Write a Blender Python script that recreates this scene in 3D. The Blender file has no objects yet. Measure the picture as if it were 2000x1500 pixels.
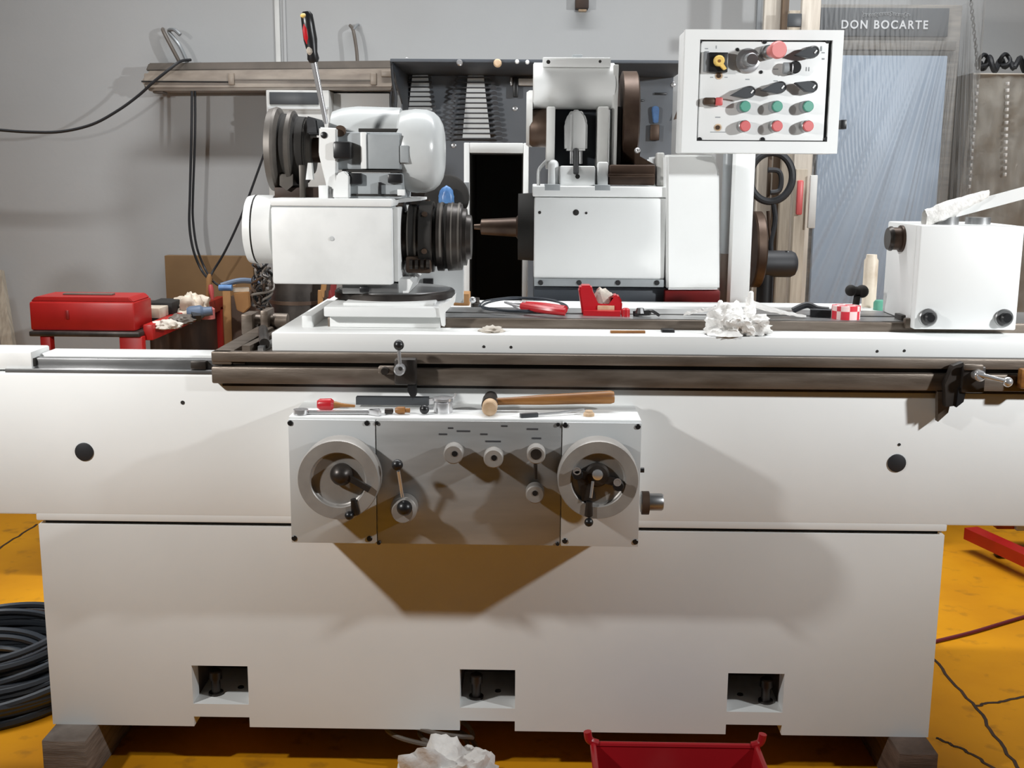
import bpy, bmesh, math, random
from mathutils import Vector, Matrix, noise
random.seed(7)
scn = bpy.context.scene
COL = scn.collection

# ---------------------------------------------------------------- camera, light, exposure
F = 2200.0
CAM = Vector((0.0, -2.5, 1.43))
ROT = Matrix.Rotation(math.radians(0.9), 3, 'Z') @ Matrix.Rotation(math.radians(90 - 10.56), 3, 'X') @ Matrix.Rotation(0.0075, 3, 'Z')
cd = bpy.data.cameras.new('camera'); cam = bpy.data.objects.new('camera', cd); COL.objects.link(cam)
cam.matrix_world = Matrix.Translation(CAM) @ ROT.to_4x4()
cd.sensor_fit = 'HORIZONTAL'; cd.sensor_width = 36.0; cd.lens = 36.0 * F / 2000.0
cd.clip_start = 0.05
scn.camera = cam

w = bpy.data.worlds.new('room_light'); scn.world = w; w.use_nodes = True
bg = w.node_tree.nodes['Background']; bg.inputs[0].default_value = (0.95, 0.98, 1.0, 1); bg.inputs[1].default_value = 0.03

def area(name, loc, target, size, power, col, sy=None):
    l = bpy.data.lights.new(name, 'AREA'); l.energy = power; l.color = col
    l.shape = 'RECTANGLE'; l.size = size; l.size_y = sy or size
    o = bpy.data.objects.new(name, l); COL.objects.link(o); o.location = loc
    o.rotation_euler = (Vector(target) - Vector(loc)).to_track_quat('-Z', 'Y').to_euler()
    return o
def spot(name, loc, target, power, col, cone, blend=1.0, r=0.09):
    l = bpy.data.lights.new(name, 'SPOT'); l.energy = power; l.color = col; l.shadow_soft_size = r
    l.spot_size = math.radians(cone); l.spot_blend = blend
    o = bpy.data.objects.new(name, l); COL.objects.link(o); o.location = loc
    o.rotation_euler = (Vector(target) - Vector(loc)).to_track_quat('-Z', 'Y').to_euler()
    return o
spot('work_lamp_light_left', (-1.8, -1.15, 2.0), (-0.55, 0.45, 1.32), 186, (1.0, 0.99, 0.97), 98, 1.0, 0.06)
spot('work_lamp_light_right', (2.35, -1.15, 2.05), (0.6, 0.6, 1.58), 295, (0.96, 0.985, 1.0), 90, 1.0, 0.06)
area('ceiling_fill_light', (0.0, 1.15, 3.7), (0.0, 1.15, 0.0), 5.4, 96, (0.98, 0.99, 1.0), 0.2).data.spread = math.radians(110)  # unseen overhead lamp, added and made long to brighten the floor

vs = scn.view_settings
vs.view_transform = 'Standard'; vs.look = 'None'; vs.gamma = 1.0; vs.use_curve_mapping = False
vs.exposure = -0.15

# ---------------------------------------------------------------- helpers
def pw(px, py, Y):
    """world point where the photograph's pixel meets the vertical plane at depth Y"""
    d = ROT @ Vector(((px - 1000) / F, -(py - 750) / F, -1)); t = (Y - CAM.y) / d.y
    return CAM + d * t
def pf(px, py, Z=0.0):
    d = ROT @ Vector(((px - 1000) / F, -(py - 750) / F, -1)); t = (Z - CAM.z) / d.z
    return CAM + d * t
def sc(px, py, Y):
    return (pw(px + 1, py, Y) - pw(px, py, Y)).length

def mat(name, c, rough=0.5, metal=0.0, c2=None, nscale=8.0, bump=0.0, bscale=60.0, spec=0.5, stretch=None, lo=0.35, hi=0.65, coat=0.0):
    m = bpy.data.materials.new(name); m.use_nodes = True
    nt = m.node_tree; N = nt.nodes; L = nt.links; b = N['Principled BSDF']
    b.inputs['Base Color'].default_value = (*c, 1); b.inputs['Roughness'].default_value = rough
    b.inputs['Metallic'].default_value = metal; b.inputs['Specular IOR Level'].default_value = spec
    b.inputs['Coat Weight'].default_value = coat
    tc = N.new('ShaderNodeTexCoord'); mp = N.new('ShaderNodeMapping'); L.new(tc.outputs['Object'], mp.inputs[0])
    if stretch: mp.inputs['Scale'].default_value = stretch
    if c2:
        n = N.new('ShaderNodeTexNoise'); n.inputs['Scale'].default_value = nscale; n.inputs['Detail'].default_value = 5
        L.new(mp.outputs[0], n.inputs['Vector'])
        r = N.new('ShaderNodeValToRGB'); r.color_ramp.elements[0].color = (*c, 1); r.color_ramp.elements[1].color = (*c2, 1)
        r.color_ramp.elements[0].position = lo; r.color_ramp.elements[1].position = hi
        L.new(n.outputs['Fac'], r.inputs[0]); L.new(r.outputs[0], b.inputs['Base Color'])
    if bump:
        n2 = N.new('ShaderNodeTexNoise'); n2.inputs['Scale'].default_value = bscale; n2.inputs['Detail'].default_value = 4
        L.new(mp.outputs[0], n2.inputs['Vector'])
        bp = N.new('ShaderNodeBump'); bp.inputs['Strength'].default_value = bump; bp.inputs['Distance'].default_value = 0.01
        L.new(n2.outputs['Fac'], bp.inputs['Height']); L.new(bp.outputs[0], b.inputs['Normal'])
    return m
M = {}
M['white'] = mat('white_paint', (0.80, 0.81, 0.80), 0.42, c2=(0.76, 0.77, 0.76), nscale=3, bump=0.03, bscale=25)
M['white_scuffed'] = mat('scuffed_white_paint', (0.78, 0.79, 0.78), 0.45, c2=(0.66, 0.67, 0.66), nscale=9, lo=0.5, hi=0.8, bump=0.05, bscale=40)
M['offwhite'] = mat('off_white_paint', (0.62, 0.62, 0.60), 0.5, c2=(0.54, 0.54, 0.52), nscale=6)
M['filler'] = mat('grey_primer', (0.27, 0.29, 0.30), 0.5, c2=(0.33, 0.35, 0.36), nscale=12)
M['alu'] = mat('brushed_aluminium_panel', (0.36, 0.36, 0.355), 0.45, 0.45, c2=(0.44, 0.44, 0.435), nscale=5, stretch=(1, 1, 6))
M['alu_light'] = mat('light_grey_panel', (0.56, 0.58, 0.58), 0.5, 0.15, c2=(0.62, 0.63, 0.63), nscale=4)
M['steel'] = mat('ground_steel', (0.42, 0.42, 0.42), 0.35, 0.85, c2=(0.30, 0.30, 0.30), nscale=7, stretch=(1, 1, 5))
M['wheel_steel'] = mat('turned_wheel_steel', (0.38, 0.36, 0.335), 0.42, 0.3, c2=(0.32, 0.30, 0.28), nscale=20)
M['oilsteel'] = mat('oil_stained_steel', (0.20, 0.165, 0.135), 0.42, 0.5, c2=(0.11, 0.085, 0.065), nscale=6, stretch=(1, 3, 6), bump=0.05)
M['darksteel'] = mat('dark_oily_steel', (0.075, 0.065, 0.058), 0.38, 0.6, c2=(0.03, 0.026, 0.024), nscale=14)
M['brownsteel'] = mat('brown_rusty_steel', (0.10, 0.065, 0.045), 0.45, 0.5, c2=(0.05, 0.028, 0.018), nscale=12)
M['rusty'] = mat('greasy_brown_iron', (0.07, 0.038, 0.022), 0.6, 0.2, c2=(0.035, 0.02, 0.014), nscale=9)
M['pulley'] = mat('worn_pulley_iron', (0.17, 0.155, 0.14), 0.5, 0.5, c2=(0.09, 0.08, 0.07), nscale=9)
M['chrome'] = mat('chrome', (0.66, 0.66, 0.67), 0.22, 0.7)
M['black'] = mat('black_plastic', (0.012, 0.012, 0.013), 0.35)
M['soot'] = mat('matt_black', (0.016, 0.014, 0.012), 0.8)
M['rubber'] = mat('black_rubber', (0.016, 0.017, 0.02), 0.55)
M['charcoal'] = mat('charcoal_plastic', (0.055, 0.06, 0.066), 0.42)
M['greycable'] = mat('dark_grey_cable', (0.035, 0.042, 0.052), 0.42)
M['palecable'] = mat('pale_grey_cable', (0.25, 0.27, 0.29), 0.45)
M['navy'] = mat('slate_blue_paint', (0.062, 0.072, 0.086), 0.5, c2=(0.05, 0.057, 0.068), nscale=5)
M['slate'] = mat('slate_board', (0.15, 0.165, 0.185), 0.6, c2=(0.125, 0.138, 0.155), nscale=5)
M['red'] = mat('red_paint', (0.42, 0.012, 0.01), 0.38, c2=(0.34, 0.01, 0.008), nscale=9)
M['redplastic'] = mat('red_plastic', (0.47, 0.014, 0.022), 0.32, c2=(0.42, 0.012, 0.018), nscale=3)
M['darkred'] = mat('dark_red_paint', (0.24, 0.008, 0.008), 0.45, c2=(0.18, 0.007, 0.007), nscale=8)
M['redbtn'] = mat('red_button', (0.56, 0.10, 0.10), 0.4)
M['pinkbtn'] = mat('faded_red_button', (0.66, 0.20, 0.19), 0.4)
M['greenbtn'] = mat('green_button', (0.05, 0.27, 0.19), 0.4)
M['yellow'] = mat('yellow_plastic', (0.80, 0.55, 0.15), 0.4)
M['wood'] = mat('hammer_wood', (0.34, 0.15, 0.035), 0.45, c2=(0.18, 0.07, 0.018), nscale=9, stretch=(1, 8, 8))
M['paleface'] = mat('pale_wood_end', (0.62, 0.45, 0.30), 0.6, c2=(0.5, 0.34, 0.2), nscale=60)
M['timber'] = mat('weathered_timber', (0.27, 0.23, 0.20), 0.8, c2=(0.15, 0.12, 0.10), nscale=7, stretch=(1.5, 1.5, 14), bump=0.3, bscale=30)
M['timber_dark'] = mat('dark_weathered_timber', (0.16, 0.11, 0.085), 0.8, c2=(0.09, 0.06, 0.045), nscale=7, stretch=(1.5, 1.5, 14), bump=0.3, bscale=30)
M['plank'] = mat('grey_tan_plank', (0.46, 0.40, 0.32), 0.75, c2=(0.33, 0.28, 0.22), nscale=6, stretch=(12, 12, 1), bump=0.1)
M['plank_light'] = mat('pale_plank', (0.58, 0.53, 0.46), 0.75, c2=(0.45, 0.40, 0.34), nscale=6, stretch=(12, 12, 1), bump=0.1)
M['plank_brown'] = mat('brown_plank', (0.13, 0.085, 0.05), 0.7, c2=(0.09, 0.06, 0.04), nscale=6, stretch=(12, 12, 1))
M['board'] = mat('brown_hardboard', (0.22, 0.125, 0.05), 0.75, c2=(0.18, 0.10, 0.04), nscale=5)
M['carton'] = mat('brown_carton', (0.36, 0.19, 0.07), 0.8, c2=(0.28, 0.14, 0.05), nscale=7)
M['lampgrime'] = mat('grimy_lamp_cover', (0.32, 0.27, 0.22), 0.4, c2=(0.22, 0.18, 0.145), nscale=9, stretch=(1, 3, 3))
M['lampdark'] = mat('grimy_lamp_tray', (0.15, 0.125, 0.105), 0.5, c2=(0.10, 0.085, 0.07), nscale=8)
M['blue'] = mat('blue_plastic', (0.08, 0.20, 0.42), 0.35, c2=(0.06, 0.14, 0.32), nscale=30)
M['bluegrey'] = mat('faded_blue_tube', (0.10, 0.14, 0.21), 0.5)
M['teal'] = mat('green_lid', (0.10, 0.34, 0.24), 0.5)
M['rag'] = mat('white_rag', (0.84, 0.83, 0.81), 0.85, c2=(0.72, 0.70, 0.67), nscale=12, bump=0.3, bscale=80)
M['greyrag'] = mat('grubby_rag', (0.62, 0.58, 0.52), 0.9, c2=(0.45, 0.40, 0.34), nscale=14, bump=0.3, bscale=80)
M['steelblue'] = mat('pale_blue_steel', (0.36, 0.43, 0.52), 0.5, c2=(0.32, 0.38, 0.46), nscale=3)
M['signboard'] = mat('grey_sign', (0.055, 0.06, 0.066), 0.6)
M['signtext'] = mat('pale_sign_lettering', (0.55, 0.56, 0.57), 0.6)
M['signscript'] = mat('faint_sign_lettering', (0.20, 0.21, 0.22), 0.6)
M['greywood'] = mat('grey_brown_rail', (0.22, 0.20, 0.175), 0.6, c2=(0.16, 0.15, 0.135), nscale=8, stretch=(1, 4, 10))
M['sacking'] = mat('grey_beige_cover', (0.62, 0.585, 0.52), 0.5, c2=(0.52, 0.49, 0.44), nscale=7, bump=0.5, bscale=12)
M['greypipe'] = mat('grey_steel_pipe', (0.34, 0.36, 0.37), 0.4, 0.3, c2=(0.26, 0.27, 0.28), nscale=5)
M['brownpipe'] = mat('brown_pipe', (0.17, 0.135, 0.11), 0.5, 0.2, c2=(0.12, 0.09, 0.075), nscale=5)
M['cream'] = mat('cream_can', (0.60, 0.52, 0.42), 0.5, c2=(0.42, 0.33, 0.24), nscale=14, lo=0.5, hi=0.7)
M['redwhite'] = None
M['wallgrey'] = mat('grey_wall_paint', (0.43, 0.435, 0.435), 0.75, c2=(0.395, 0.40, 0.40), nscale=1.5, bump=0.04, bscale=60)
M['pocket'] = mat('shaded_casting_interior', (0.15, 0.12, 0.10), 0.7, c2=(0.11, 0.085, 0.07), nscale=9)  # bare casting brown, with the shade inside the pockets put into the colour
M['cowl'] = mat('grey_white_enamel', (0.60, 0.62, 0.62), 0.25, c2=(0.52, 0.54, 0.54), nscale=7)
M['wrenchsteel'] = mat('dark_wrench_steel', (0.07, 0.07, 0.075), 0.4, 0.5)
M['mark'] = mat('printed_marks', (0.05, 0.05, 0.055), 0.6)
M['redcord'] = mat('dark_red_cord', (0.13, 0.012, 0.022), 0.5)

def redwhite():
    m = bpy.data.materials.new('red_and_white_check'); m.use_nodes = True
    nt = m.node_tree; b = nt.nodes['Principled BSDF']
    tc = nt.nodes.new('ShaderNodeTexCoord'); ck = nt.nodes.new('ShaderNodeTexChecker')
    ck.inputs['Scale'].default_value = 52; ck.inputs[1].default_value = (0.62, 0.03, 0.05, 1); ck.inputs[2].default_value = (0.85, 0.62, 0.60, 1)
    nt.links.new(tc.outputs['Object'], ck.inputs[0]); nt.links.new(ck.outputs[0], b.inputs['Base Color']); b.inputs['Roughness'].default_value = 0.4
    return m
M['redwhite'] = redwhite()
def film():
    m = bpy.data.materials.new('clear_plastic_film'); m.use_nodes = True
    nt = m.node_tree; N = nt.nodes; L = nt.links; N.remove(N['Principled BSDF'])
    out = N['Material Output']
    tr = N.new('ShaderNodeBsdfTransparent'); tr.inputs[0].default_value = (0.94, 0.95, 0.96, 1)
    gl = N.new('ShaderNodeBsdfGlossy'); gl.inputs['Roughness'].default_value = 0.42; gl.inputs[0].default_value = (0.7, 0.7, 0.7, 1)
    df = N.new('ShaderNodeBsdfDiffuse'); df.inputs[0].default_value = (0.62, 0.60, 0.56, 1)
    m1 = N.new('ShaderNodeMixShader'); m1.inputs[0].default_value = 0.42; L.new(gl.outputs[0], m1.inputs[1]); L.new(df.outputs[0], m1.inputs[2])
    lw = N.new('ShaderNodeLayerWeight'); lw.inputs[0].default_value = 0.42
    mm = N.new('ShaderNodeMath'); mm.operation = 'MULTIPLY_ADD'; mm.inputs[1].default_value = 0.62; mm.inputs[2].default_value = 0.055; mm.use_clamp = True
    L.new(lw.outputs['Facing'], mm.inputs[0])
    m2 = N.new('ShaderNodeMixShader'); L.new(mm.outputs[0], m2.inputs[0]); L.new(tr.outputs[0], m2.inputs[1]); L.new(m1.outputs[0], m2.inputs[2])
    L.new(m2.outputs[0], out.inputs[0])
    return m
M['film'] = film()
def floor_mat():
    m = mat('yellow_floor_paint', (0.74, 0.33, 0.010), 0.42, c2=(0.60, 0.25, 0.009), nscale=2.2, bump=0.06, bscale=18, spec=0.2)
    nt = m.node_tree; N = nt.nodes; L = nt.links; b = N['Principled BSDF']
    src = b.inputs['Base Color'].links[0].from_socket
    tc = N.new('ShaderNodeTexCoord')
    n = N.new('ShaderNodeTexNoise'); n.inputs['Scale'].default_value = 14; n.inputs['Detail'].default_value = 8; L.new(tc.outputs['Object'], n.inputs['Vector'])
    r = N.new('ShaderNodeValToRGB'); r.color_ramp.elements[0].position = 0.58; r.color_ramp.elements[1].position = 0.78
    L.new(n.outputs['Fac'], r.inputs[0])
    mx = N.new('ShaderNodeMixRGB'); mx.inputs[2].default_value = (0.17, 0.075, 0.02, 1)
    mu = N.new('ShaderNodeMath'); mu.operation = 'MULTIPLY'; mu.inputs[1].default_value = 0.6
    L.new(r.outputs[0], mu.inputs[0]); L.new(mu.outputs[0], mx.inputs[0]); L.new(src, mx.inputs[1]); L.new(mx.outputs[0], b.inputs['Base Color'])
    return m
M['floor'] = floor_mat()

class MB:
    """collects shapes, in world metres, into one mesh"""
    def __init__(s): s.bm = bmesh.new()
    def box(s, x0, x1, y0, y1, z0, z1, b=0.0, seg=2):
        if x0 > x1: x0, x1 = x1, x0
        if z0 > z1: z0, z1 = z1, z0
        if y0 > y1: y0, y1 = y1, y0
        v = [s.bm.verts.new((x, y, z)) for x in (x0, x1) for y in (y0, y1) for z in (z0, z1)]
        fs = [s.bm.faces.new([v[i] for i in q]) for q in ((0,1,3,2),(4,6,7,5),(0,4,5,1),(2,3,7,6),(0,2,6,4),(1,5,7,3))]
        if b > 0:
            b = min(b, 0.45 * min(x1 - x0, y1 - y0, z1 - z0))
            es = {e for f in fs for e in f.edges}
            bmesh.ops.bevel(s.bm, geom=list(es), offset=b, segments=seg, affect='EDGES', profile=0.5)
        return s
    def pbox(s, px0, py0, px1, py1, Y, depth, b=0.0, seg=2):
        my, mx = (py0 + py1) / 2, (px0 + px1) / 2
        return s.box(pw(px0, my, Y).x, pw(px1, my, Y).x, Y, Y + depth, pw(mx, py1, Y).z, pw(mx, py0, Y).z, b, seg)
    def lathe(s, o, axis, prof, seg=32):
        o = Vector(o); a = Vector(axis).normalized(); u = a.orthogonal().normalized(); v = a.cross(u); rings = []
        for t, r in prof:
            c = o + a * t
            rings.append([s.bm.verts.new(c + (u * math.cos(k * 2 * math.pi / seg) + v * math.sin(k * 2 * math.pi / seg)) * max(r, 1e-5)) for k in range(seg)])
        for A, B in zip(rings, rings[1:]):
            for k in range(seg):
                s.bm.faces.new((A[k], A[(k + 1) % seg], B[(k + 1) % seg], B[k]))
        s.bm.faces.new(list(reversed(rings[0]))); s.bm.faces.new(rings[-1])
        return s
    def cyl(s, p0, p1, r0, r1=None, seg=24):
        p0 = Vector(p0); p1 = Vector(p1); d = p1 - p0
        return s.lathe(p0, d, [(0, r0), (d.length, r0 if r1 is None else r1)], seg)
    def sph(s, c, r, sx=1, sy=1, sz=1, seg=16):
        m = Matrix.Translation(Vector(c)) @ Matrix.Diagonal((r * sx, r * sy, r * sz, 1))
        bmesh.ops.create_uvsphere(s.bm, u_segments=seg, v_segments=max(8, seg // 2 + 2), radius=1, matrix=m); return s
    def tube(s, pts, r, seg=8, closed=False, smooth=6):
        P = [Vector(p) for p in pts]
        if smooth > 1 and len(P) > 2:
            Q = []; n = len(P)
            for i in range(n if closed else n - 1):
                g = lambda k: P[k % n] if closed else P[max(0, min(n - 1, k))]
                a, b, c, d = g(i - 1), g(i), g(i + 1), g(i + 2)
                for k in range(smooth):
                    t = k / smooth
                    Q.append(0.5 * ((2 * b) + (c - a) * t + (2 * a - 5 * b + 4 * c - d) * t * t + (3 * b - a - 3 * c + d) * t ** 3))
            if not closed: Q.append(P[-1])
            P = Q
        n = len(P); rings = []; u = None
        for i in range(n):
            if closed: t = P[(i + 1) % n] - P[i - 1]
            else: t = P[min(i + 1, n - 1)] - P[max(i - 1, 0)]
            t = t.normalized() if t.length > 1e-9 else Vector((0, 0, 1))
            if u is None: u = t.orthogonal().normalized()
            else:
                u = u - t * u.dot(t); u = u.normalized() if u.length > 1e-6 else t.orthogonal().normalized()
            v = t.cross(u)
            rings.append([s.bm.verts.new(P[i] + (u * math.cos(2 * math.pi * k / seg) + v * math.sin(2 * math.pi * k / seg)) * r) for k in range(seg)])
        for i in range(n if closed else n - 1):
            A, B = rings[i], rings[(i + 1) % n]
            for k in range(seg): s.bm.faces.new((A[k], A[(k + 1) % seg], B[(k + 1) % seg], B[k]))
        if not closed: s.bm.faces.new(list(reversed(rings[0]))); s.bm.faces.new(rings[-1])
        return s
    def prism(s, poly, y0, y1, b=0.0):
        """polygon of (x, z) extruded from y0 to y1"""
        A = [s.bm.verts.new((x, y0, z)) for x, z in poly]; B = [s.bm.verts.new((x, y1, z)) for x, z in poly]; n = len(poly)
        fs = [s.bm.faces.new(A), s.bm.faces.new(list(reversed(B)))]
        for k in range(n): fs.append(s.bm.faces.new((A[k], B[k], B[(k + 1) % n], A[(k + 1) % n])))
        if b: bmesh.ops.bevel(s.bm, geom=list({e for f in fs for e in f.edges}), offset=b, segments=2, affect='EDGES')
        return s
    def pprism(s, pix, Y, depth, b=0.0):
        return s.prism([(pw(x, y, Y).x, pw(x, y, Y).z) for x, y in pix], Y, Y + depth, b)
    def prism_dir(s, poly3, d):
        d = Vector(d); A = [s.bm.verts.new(Vector(p)) for p in poly3]; B = [s.bm.verts.new(Vector(p) + d) for p in poly3]; n = len(A)
        s.bm.faces.new(A); s.bm.faces.new(list(reversed(B)))
        for k in range(n): s.bm.faces.new((A[k], B[k], B[(k + 1) % n], A[(k + 1) % n]))
        return s
    def bar(s, p0, p1, wd, th, up=(0, 0, 1), b=0.0):
        p0 = Vector(p0); p1 = Vector(p1); t = (p1 - p0).normalized(); r = t.cross(Vector(up)).normalized(); n = r.cross(t)
        q = [p0 + r * wd * i / 2 + n * th * j / 2 for i, j in ((-1, -1), (1, -1), (1, 1), (-1, 1))]
        return s.prism_dir(q, p1 - p0)
    def plate(s, xs, zs, holes, y0, y1):
        """slab made of cells between cut lines, with some cells left open"""
        nx, nz = len(xs) - 1, len(zs) - 1; V = {}
        def v(i, k, y):
            if (i, k, y) not in V: V[(i, k, y)] = s.bm.verts.new((xs[i], (y0, y1)[y], zs[k]))
            return V[(i, k, y)]
        solid = lambda i, k: 0 <= i < nx and 0 <= k < nz and (i, k) not in holes
        for i in range(nx):
            for k in range(nz):
                if not solid(i, k): continue
                s.bm.faces.new((v(i,k,0), v(i+1,k,0), v(i+1,k+1,0), v(i,k+1,0)))
                s.bm.faces.new((v(i,k,1), v(i,k+1,1), v(i+1,k+1,1), v(i+1,k,1)))
                if not solid(i-1,k): s.bm.faces.new((v(i,k,0), v(i,k+1,0), v(i,k+1,1), v(i,k,1)))
                if not solid(i+1,k): s.bm.faces.new((v(i+1,k,0), v(i+1,k,1), v(i+1,k+1,1), v(i+1,k+1,0)))
                if not solid(i,k-1): s.bm.faces.new((v(i,k,0), v(i,k,1), v(i+1,k,1), v(i+1,k,0)))
                if not solid(i,k+1): s.bm.faces.new((v(i,k+1,0), v(i+1,k+1,0), v(i+1,k+1,1), v(i,k+1,1)))
        return s
    def sheet(s, fn, nu, nv, th=0.0):
        G = [[s.bm.verts.new(fn(i / nu, j / nv)) for j in range(nv + 1)] for i in range(nu + 1)]
        for i in range(nu):
            for j in range(nv): s.bm.faces.new((G[i][j], G[i+1][j], G[i+1][j+1], G[i][j+1]))
        if th: bmesh.ops.solidify(s.bm, geom=s.bm.faces[:], thickness=th)
        return s
    def xform(s, m):
        bmesh.ops.transform(s.bm, matrix=m, verts=s.bm.verts[:]); return s
    def build(s, name, m, parent=None, label=None, cat=None, group=None, kind=None, angle=0.6):
        bmesh.ops.recalc_face_normals(s.bm, faces=s.bm.faces[:])
        me = bpy.data.meshes.new(name)
        if parent is not None:
            q = parent
            while q.parent: q = q.parent
            org = q['_o'] if '_o' in q else tuple(q.location)
        else:
            xs = [v.co.x for v in s.bm.verts]; ys = [v.co.y for v in s.bm.verts]; zs = [v.co.z for v in s.bm.verts]
            org = ((min(xs) + max(xs)) / 2, (min(ys) + max(ys)) / 2, min(zs))
        bmesh.ops.translate(s.bm, verts=s.bm.verts[:], vec=-Vector(org))
        s.bm.to_mesh(me); s.bm.free()
        for p in me.polygons: p.use_smooth = True
        me.set_sharp_from_angle(angle=angle)
        me.materials.append(M[m] if isinstance(m, str) else m)
        o = bpy.data.objects.new(name, me); COL.objects.link(o)
        if parent is not None: o.parent = parent
        else: o.location = org
        tag(o, label, cat, group, kind)
        return o
def tag(o, label=None, cat=None, group=None, kind=None):
    if label: o['label'] = label
    if cat: o['category'] = cat
    if group: o['group'] = group
    if kind: o['kind'] = kind
def thing(name, label, cat, loc, group=None):
    o = bpy.data.objects.new(name, None); COL.objects.link(o); o.location = Vector(loc); o.empty_display_size = 0.05
    tag(o, label, cat, group); return o
def pb(name, m, parent, px0, py0, px1, py1, Y, depth, b=0.004, **k):
    return MB().pbox(px0, py0, px1, py1, Y, depth, b).build(name, m, parent, **k)
def ax(name, m, parent, Yc, pyc, prof, seg=40, **k):
    """turned part on an axis along X; prof = (pixel x, radius in pixels)"""
    o = pw(prof[0][0], pyc, Yc); q = sc(prof[0][0], pyc, Yc)
    return MB().lathe(o, (1, 0, 0), [(pw(p, pyc, Yc).x - o.x, r * q) for p, r in prof], seg).build(name, m, parent, **k)
def ay(name, m, parent, px, py, Y, prof, seg=28, **k):
    """turned part sticking out toward the front; prof = (metres out, radius in pixels)"""
    q = sc(px, py, Y)
    return MB().lathe(pw(px, py, Y), (0, -1, 0), [(t, r * q) for t, r in prof], seg).build(name, m, parent, **k)
def bolt(parent, px, py, Y, r=5, h=0.006, m='black', name='bolt', seg=12):
    return ay(name, m, parent, px, py, Y + 0.001, [(0, r), (h, r), (h + 0.001, r * 0.8)], seg)
def crumple(name, m, c, size, seed, label, cat, sub=4, amp=0.55, parent=None):
    b = MB(); bmesh.ops.create_icosphere(b.bm, subdivisions=sub, radius=1.0)
    so = Vector((seed * 3.1, seed * 1.7, seed * 0.9))
    for v in b.bm.verts:
        d = v.co.normalized()
        n = abs(noise.noise(d * 1.6 + so)) * 1.0 + 0.5 * abs(noise.noise(d * 3.7 + so)) + 0.3 * abs(noise.noise(d * 8 + so))
        k = 0.72 + amp * n
        v.co = Vector((d.x * k * size[0], d.y * k * size[1], max(d.z * k, -0.15) * size[2] + 0.15 * size[2])) + Vector(c)
    return b.build(name, m, parent, label=label, cat=cat, angle=0.9)

# ---------------------------------------------------------------- the setting
WY = 2.4
fl = MB().box(-4.5, 4.5, -4.0, WY, -0.1, 0.0).build('floor', 'floor', kind='structure')
fl['label'] = 'yellow painted concrete floor with worn patches and cracks'
for pts in ([(1822, 1285), (1900, 1375), (1960, 1460), (2040, 1570)], [(1905, 1378), (1960, 1370), (2060, 1352)], [(1830, 1440), (1900, 1475), (1990, 1530)], [(-60, 1110), (0, 1072), (72, 1024)]):
    P = [pf(*p) for p in pts]
    for i in range(len(P)): P[i].z = 0.0005
    b = MB(); Q = []
    for a, c in zip(P, P[1:]):
        for k in range(8):
            q = a.lerp(c, k / 8); Q.append(q + Vector((random.uniform(-1, 1), random.uniform(-1, 1), 0)) * 0.006)
    Q.append(P[-1])
    for a, c in zip(Q, Q[1:]): b.bar(a, c, 0.009, 0.002)
    b.build('crack', 'rusty', fl)
wl = MB().box(-4.5, 4.5, WY, WY + 0.15, 0, 4.2).build('wall_back', 'wallgrey', kind='structure')
wl['label'] = 'plain grey painted back wall of the workshop'
MB().pbox(568, -200, 577, 2400, WY - 0.012, 0.012, 0.003).build('trim_1', 'offwhite', kind='structure')['label'] = 'thin white cable trunking running up the back wall'
MB().pbox(583, -200, 588, 2400, WY - 0.008, 0.008, 0.002).build('trim_2', 'wallgrey', kind='structure')['label'] = 'narrow strip beside the cable trunking'
MB().pbox(1430, -200, 1438, 2400, WY - 0.02, 0.02, 0.003).build('trim_3', 'greypipe', kind='structure')['label'] = 'grey conduit on the back wall above the control panel'

# ---------------------------------------------------------------- machine bed
zb = pw(950, 1427, 0).z; zs_ = pw(950, 1031, 0).z; zslab = pw(30, 1004, 0).z; ztop = pw(200, 729, 0).z
x0 = pw(88, 1200, 0).x; x1 = pw(1829, 1240, 0).x
bed = thing('machine_bed', 'white cast bed of a cylindrical grinding machine standing on timber blocks', 'machine', ((x0 + x1) / 2, 0.4, zb))
def pzx(px, py): q = pw(px, py, 0); return q
pk = [(376, 1301, 485, 1379), (898, 1308, 1006, 1383), (1421, 1316, 1531, 1391)]
st = [(381, 1400, 486), (899, 1408, 1005), (1419, 1415, 1527)]
zp0 = pw(952, 1383, 0).z; zp1 = pw(952, 1308, 0).z; zst = pw(952, 1408, 0).z
xs = [x0]; 
for (a, _, c, _) in pk: xs += [pw(a, 1345, 0).x, pw(c, 1345, 0).x]
xs += [x1]
zs = [zb, zst, zp0, zp1, zs_ - 0.004]
holes = {(i, k) for i in (1, 3, 5) for k in (0, 2)}
MB().plate(xs, zs, holes, 0.0, 0.05).build('base_front', 'white', bed)
b = MB(); b.box(x0, x0 + 0.05, 0.05, 0.85, zb, zs_ - 0.004); b.box(x1 - 0.05, x1, 0.05, 0.85, zb, zs_ - 0.004); b.box(x0 + 0.05, x1 - 0.05, 0.80, 0.85, zb, zs_ - 0.004)
b.box(x0 + 0.05, x1 - 0.05, 0.05, 0.8, zs_ - 0.05, zs_ - 0.004)
b.build('base_sides', 'white', bed)
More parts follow.
